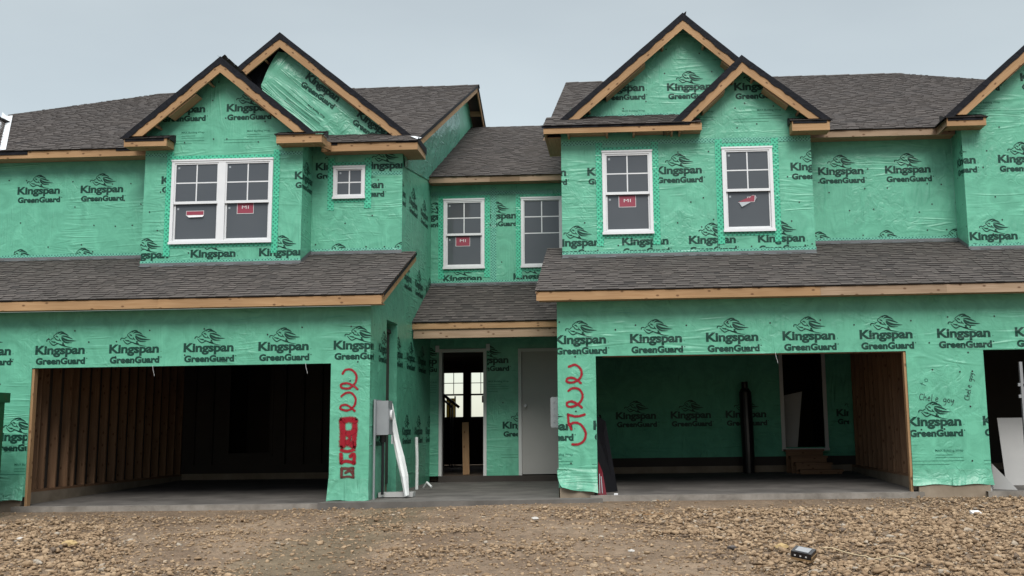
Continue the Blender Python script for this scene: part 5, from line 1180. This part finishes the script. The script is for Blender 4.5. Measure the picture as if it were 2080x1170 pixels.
for _ in range(330000):
    if placed > 70000: break
    y = -.28 - (nr.rand()**.85)*9.0; x = nr.uniform(-11.6, 8.6)
    if abs(x) > (y+18.2)*.50+1.0 and False: continue
    dn = density(x, y)
    if nr.rand() > dn: continue
    s = .012 + .019*nr.rand()**1.7 + (.036*nr.rand()**7)
    if dn <= .95: s *= .74
    s *= .90
    if y > -1.0: s *= .8
    W, Fc = HULLS[nr.randint(len(HULLS))]
    sc = s*np.array([nr.uniform(.85, 1.6), nr.uniform(.8, 1.4), nr.uniform(.5, .85)]); a = nr.uniform(0, 6.28); tl = nr.uniform(-.4, .4)
    Rz = np.array([[math.cos(a), -math.sin(a), 0], [math.sin(a), math.cos(a), 0], [0, 0, 1]]); Rx = np.array([[1, 0, 0], [0, math.cos(tl), -math.sin(tl)], [0, math.sin(tl), math.cos(tl)]])
    P = (W*sc) @ Rx.T @ Rz.T + np.array([x, y, gh(x, y) + s*.28 + (.03*nr.rand() if dn > .8 else 0)])
    VV.append(P); FF.append(Fc+tot); tot += len(P); t = nr.rand(); TT.append(np.full(len(P), t)); placed += 1
VV = np.concatenate(VV); FF = np.concatenate(FF); TT = np.concatenate(TT)
me = bpy.data.meshes.new('rubble'); me.vertices.add(len(VV)); me.vertices.foreach_set('co', VV.astype(np.float32).ravel()); me.loops.add(len(FF)*3); me.loops.foreach_set('vertex_index', FF.astype(np.int32).ravel())
me.polygons.add(len(FF)); me.polygons.foreach_set('loop_start', np.arange(0, len(FF)*3, 3, dtype=np.int32)); me.update(calc_edges=True)
ca = me.color_attributes.new('tone', 'FLOAT_COLOR', 'POINT'); ca.data.foreach_set('color', np.stack([TT, TT, TT, np.ones_like(TT)], 1).astype(np.float32).ravel())
g = G('dirt clod'); tn = g.tone(); tco = g.n('ShaderNodeTexCoord'); n2 = g.noise(tco.outputs['Object'], 30, 5, .65); n3 = g.noise(tco.outputs['Object'], 140, 3, .7)
c = g.mix(tn, (.245, .165, .100), (.48, .350, .222)); c = g.mix(g.rng(tn, .93, .99, 0, 1), c, (.42, .37, .30)); c = g.mix(g.rng(tn, .0, .06, 1, 0), c, (.14, .115, .095)); c = g.mix(g.rng(n2, .4, .7, 0, .5), c, (.17, .12, .08))
M['clod'] = g.set(c, .95, g.bump(n3, .7, .006, g.bump(n2, .6, .012)), .12)
me.materials.append(M['clod']); ru = bpy.data.objects.new('rubble', me); COL.objects.link(ru); ru['kind'] = 'stuff'; ru['label'] = 'tan dirt clods and gravel covering the ground'

# small things on the ground
def place(x, y): return gh(x, y)
def stone(name, mat, x, y, s, label, cat='stone', flat=.6):
    W = cl2[int(abs(x*10)) % 14]; m = MB(); z = place(x, y)+s*flat*.8+.03
    V = [(x+p[0]*s*1.4, y+p[1]*s, z+p[2]*s*flat) for p in W]
    for f in f2_: m.poly([V[i] for i in f])
    return tag(m.build(name, mat, None, smooth=False), label, cat)
g = G('yellow sandstone'); M['sandstone'] = g.set((.42, .30, .14), .9); g = G('pale limestone'); M['limestone'] = g.set((.48, .46, .42), .85); g = G('dark stone'); M['darkstone'] = g.set((.085, .075, .07), .85)
stone('stone', 'sandstone', -6.45, -5.1, .062, 'flat yellow stone among the clods at lower left'); stone('stone', 'limestone', -7.35, -4.5, .030, 'white stone on the clods below the left garage edge')
stone('stone', 'sandstone', 1.50, -6.45, .045, 'small yellow stone just behind the black box on the rubble'); stone('stone', 'limestone', 0.0, -6.5, .026, 'white pebble between dirt and rubble in the lower middle')
stone('stone', 'limestone', -1.2, -3.6, .036, 'pale crumpled lump on smooth dirt below the grey door'); stone('stone', 'darkstone', 1.0, -6.5, .035, 'dark stone half buried in the clods left of the black box')
m = MB(); x, y = 4.47, -2.9; z = place(x, y)+.05; m.obox((x, y, z), (.06,.016,0), (-.012,.04,.016), (0,-.005,.016)); tag(m.build('white_block', 'stick_white'), 'small white foam block on the rubble in front of the wide marked pier', 'block')
bx = thing('battery_box', 'small black box with printed side and shiny top lying tilted on the rubble', 'box', (1.60, -7.25, place(1.60, -7.25)))
z = place(1.60, -7.25)+.105; ax_, az_ = Vector((.84,-.52,-.14)).normalized(), Vector((.10,-.42,.90)); az_ = (az_-ax_*az_.dot(ax_)).normalized(); ax, ay, az = ax_*.10, az_.cross(ax_)*.062, az_*.042; c0 = Vector((1.60, -7.25, z))
m = MB(); m.obox(c0, ax, ay, az); m.build('case', 'black', bx)
m = MB(); m.obox(c0+az*1.05, ax*.66, ay*.72, az*.06); m.build('top_plate', 'steel', bx)
m = MB(); m.obox(c0-az*.35+ax*1.02, ax*.02, ay*.96, az*.55); m.build('side_label', 'card', bx)
m = MB(); nrm_ = ax.normalized(); pp = Plane2(c0-az*.35+ax*1.045, ay.normalized(), az.normalized(), nrm_); print_on(m, pp, fit(text_tris('4 8100', .03), -.06, .06, -.012, .03), 0, 0, rect_hp(-1,1,-1,1), 0, .001); m.build('printed_number', 'black', bx)
for k in (-.6, -.05, .5):
    m = MB(); m.obox(c0-ay*1.02+ax*k+az*.15, ax*.08, ay*.012, az*.16); m.build('vent_slot', 'stick_white', bx)
m = MB(); m.obox(c0-ay*1.01-az*.72, ax*.98, ay*.02, az*.26); m.build('lower_band', 'card', bx)
pts = [(1.86+.05*i, -6.6-.058*i+.05*math.sin(i*.7), 0) for i in range(15)]; m = MB(); m.tube([(a, b, place(a, b)+.06+.010*math.sin(k*1.3)) for k, (a, b, _) in enumerate(pts)], .006, 0, 6); tag(m.build('cord', 'cord', None, smooth=True), 'pale twine snaking over the rubble beside the black box', 'cord')
m = MB(); m.bar((-.05, -2.5, place(-.05,-2.5)+.04), (.45, -2.35, place(.45,-2.35)+.04), .02, .012); tag(m.build('wood_stake', 'pine'), 'thin wooden stick lying on the dirt below the numbered pier', 'stick')
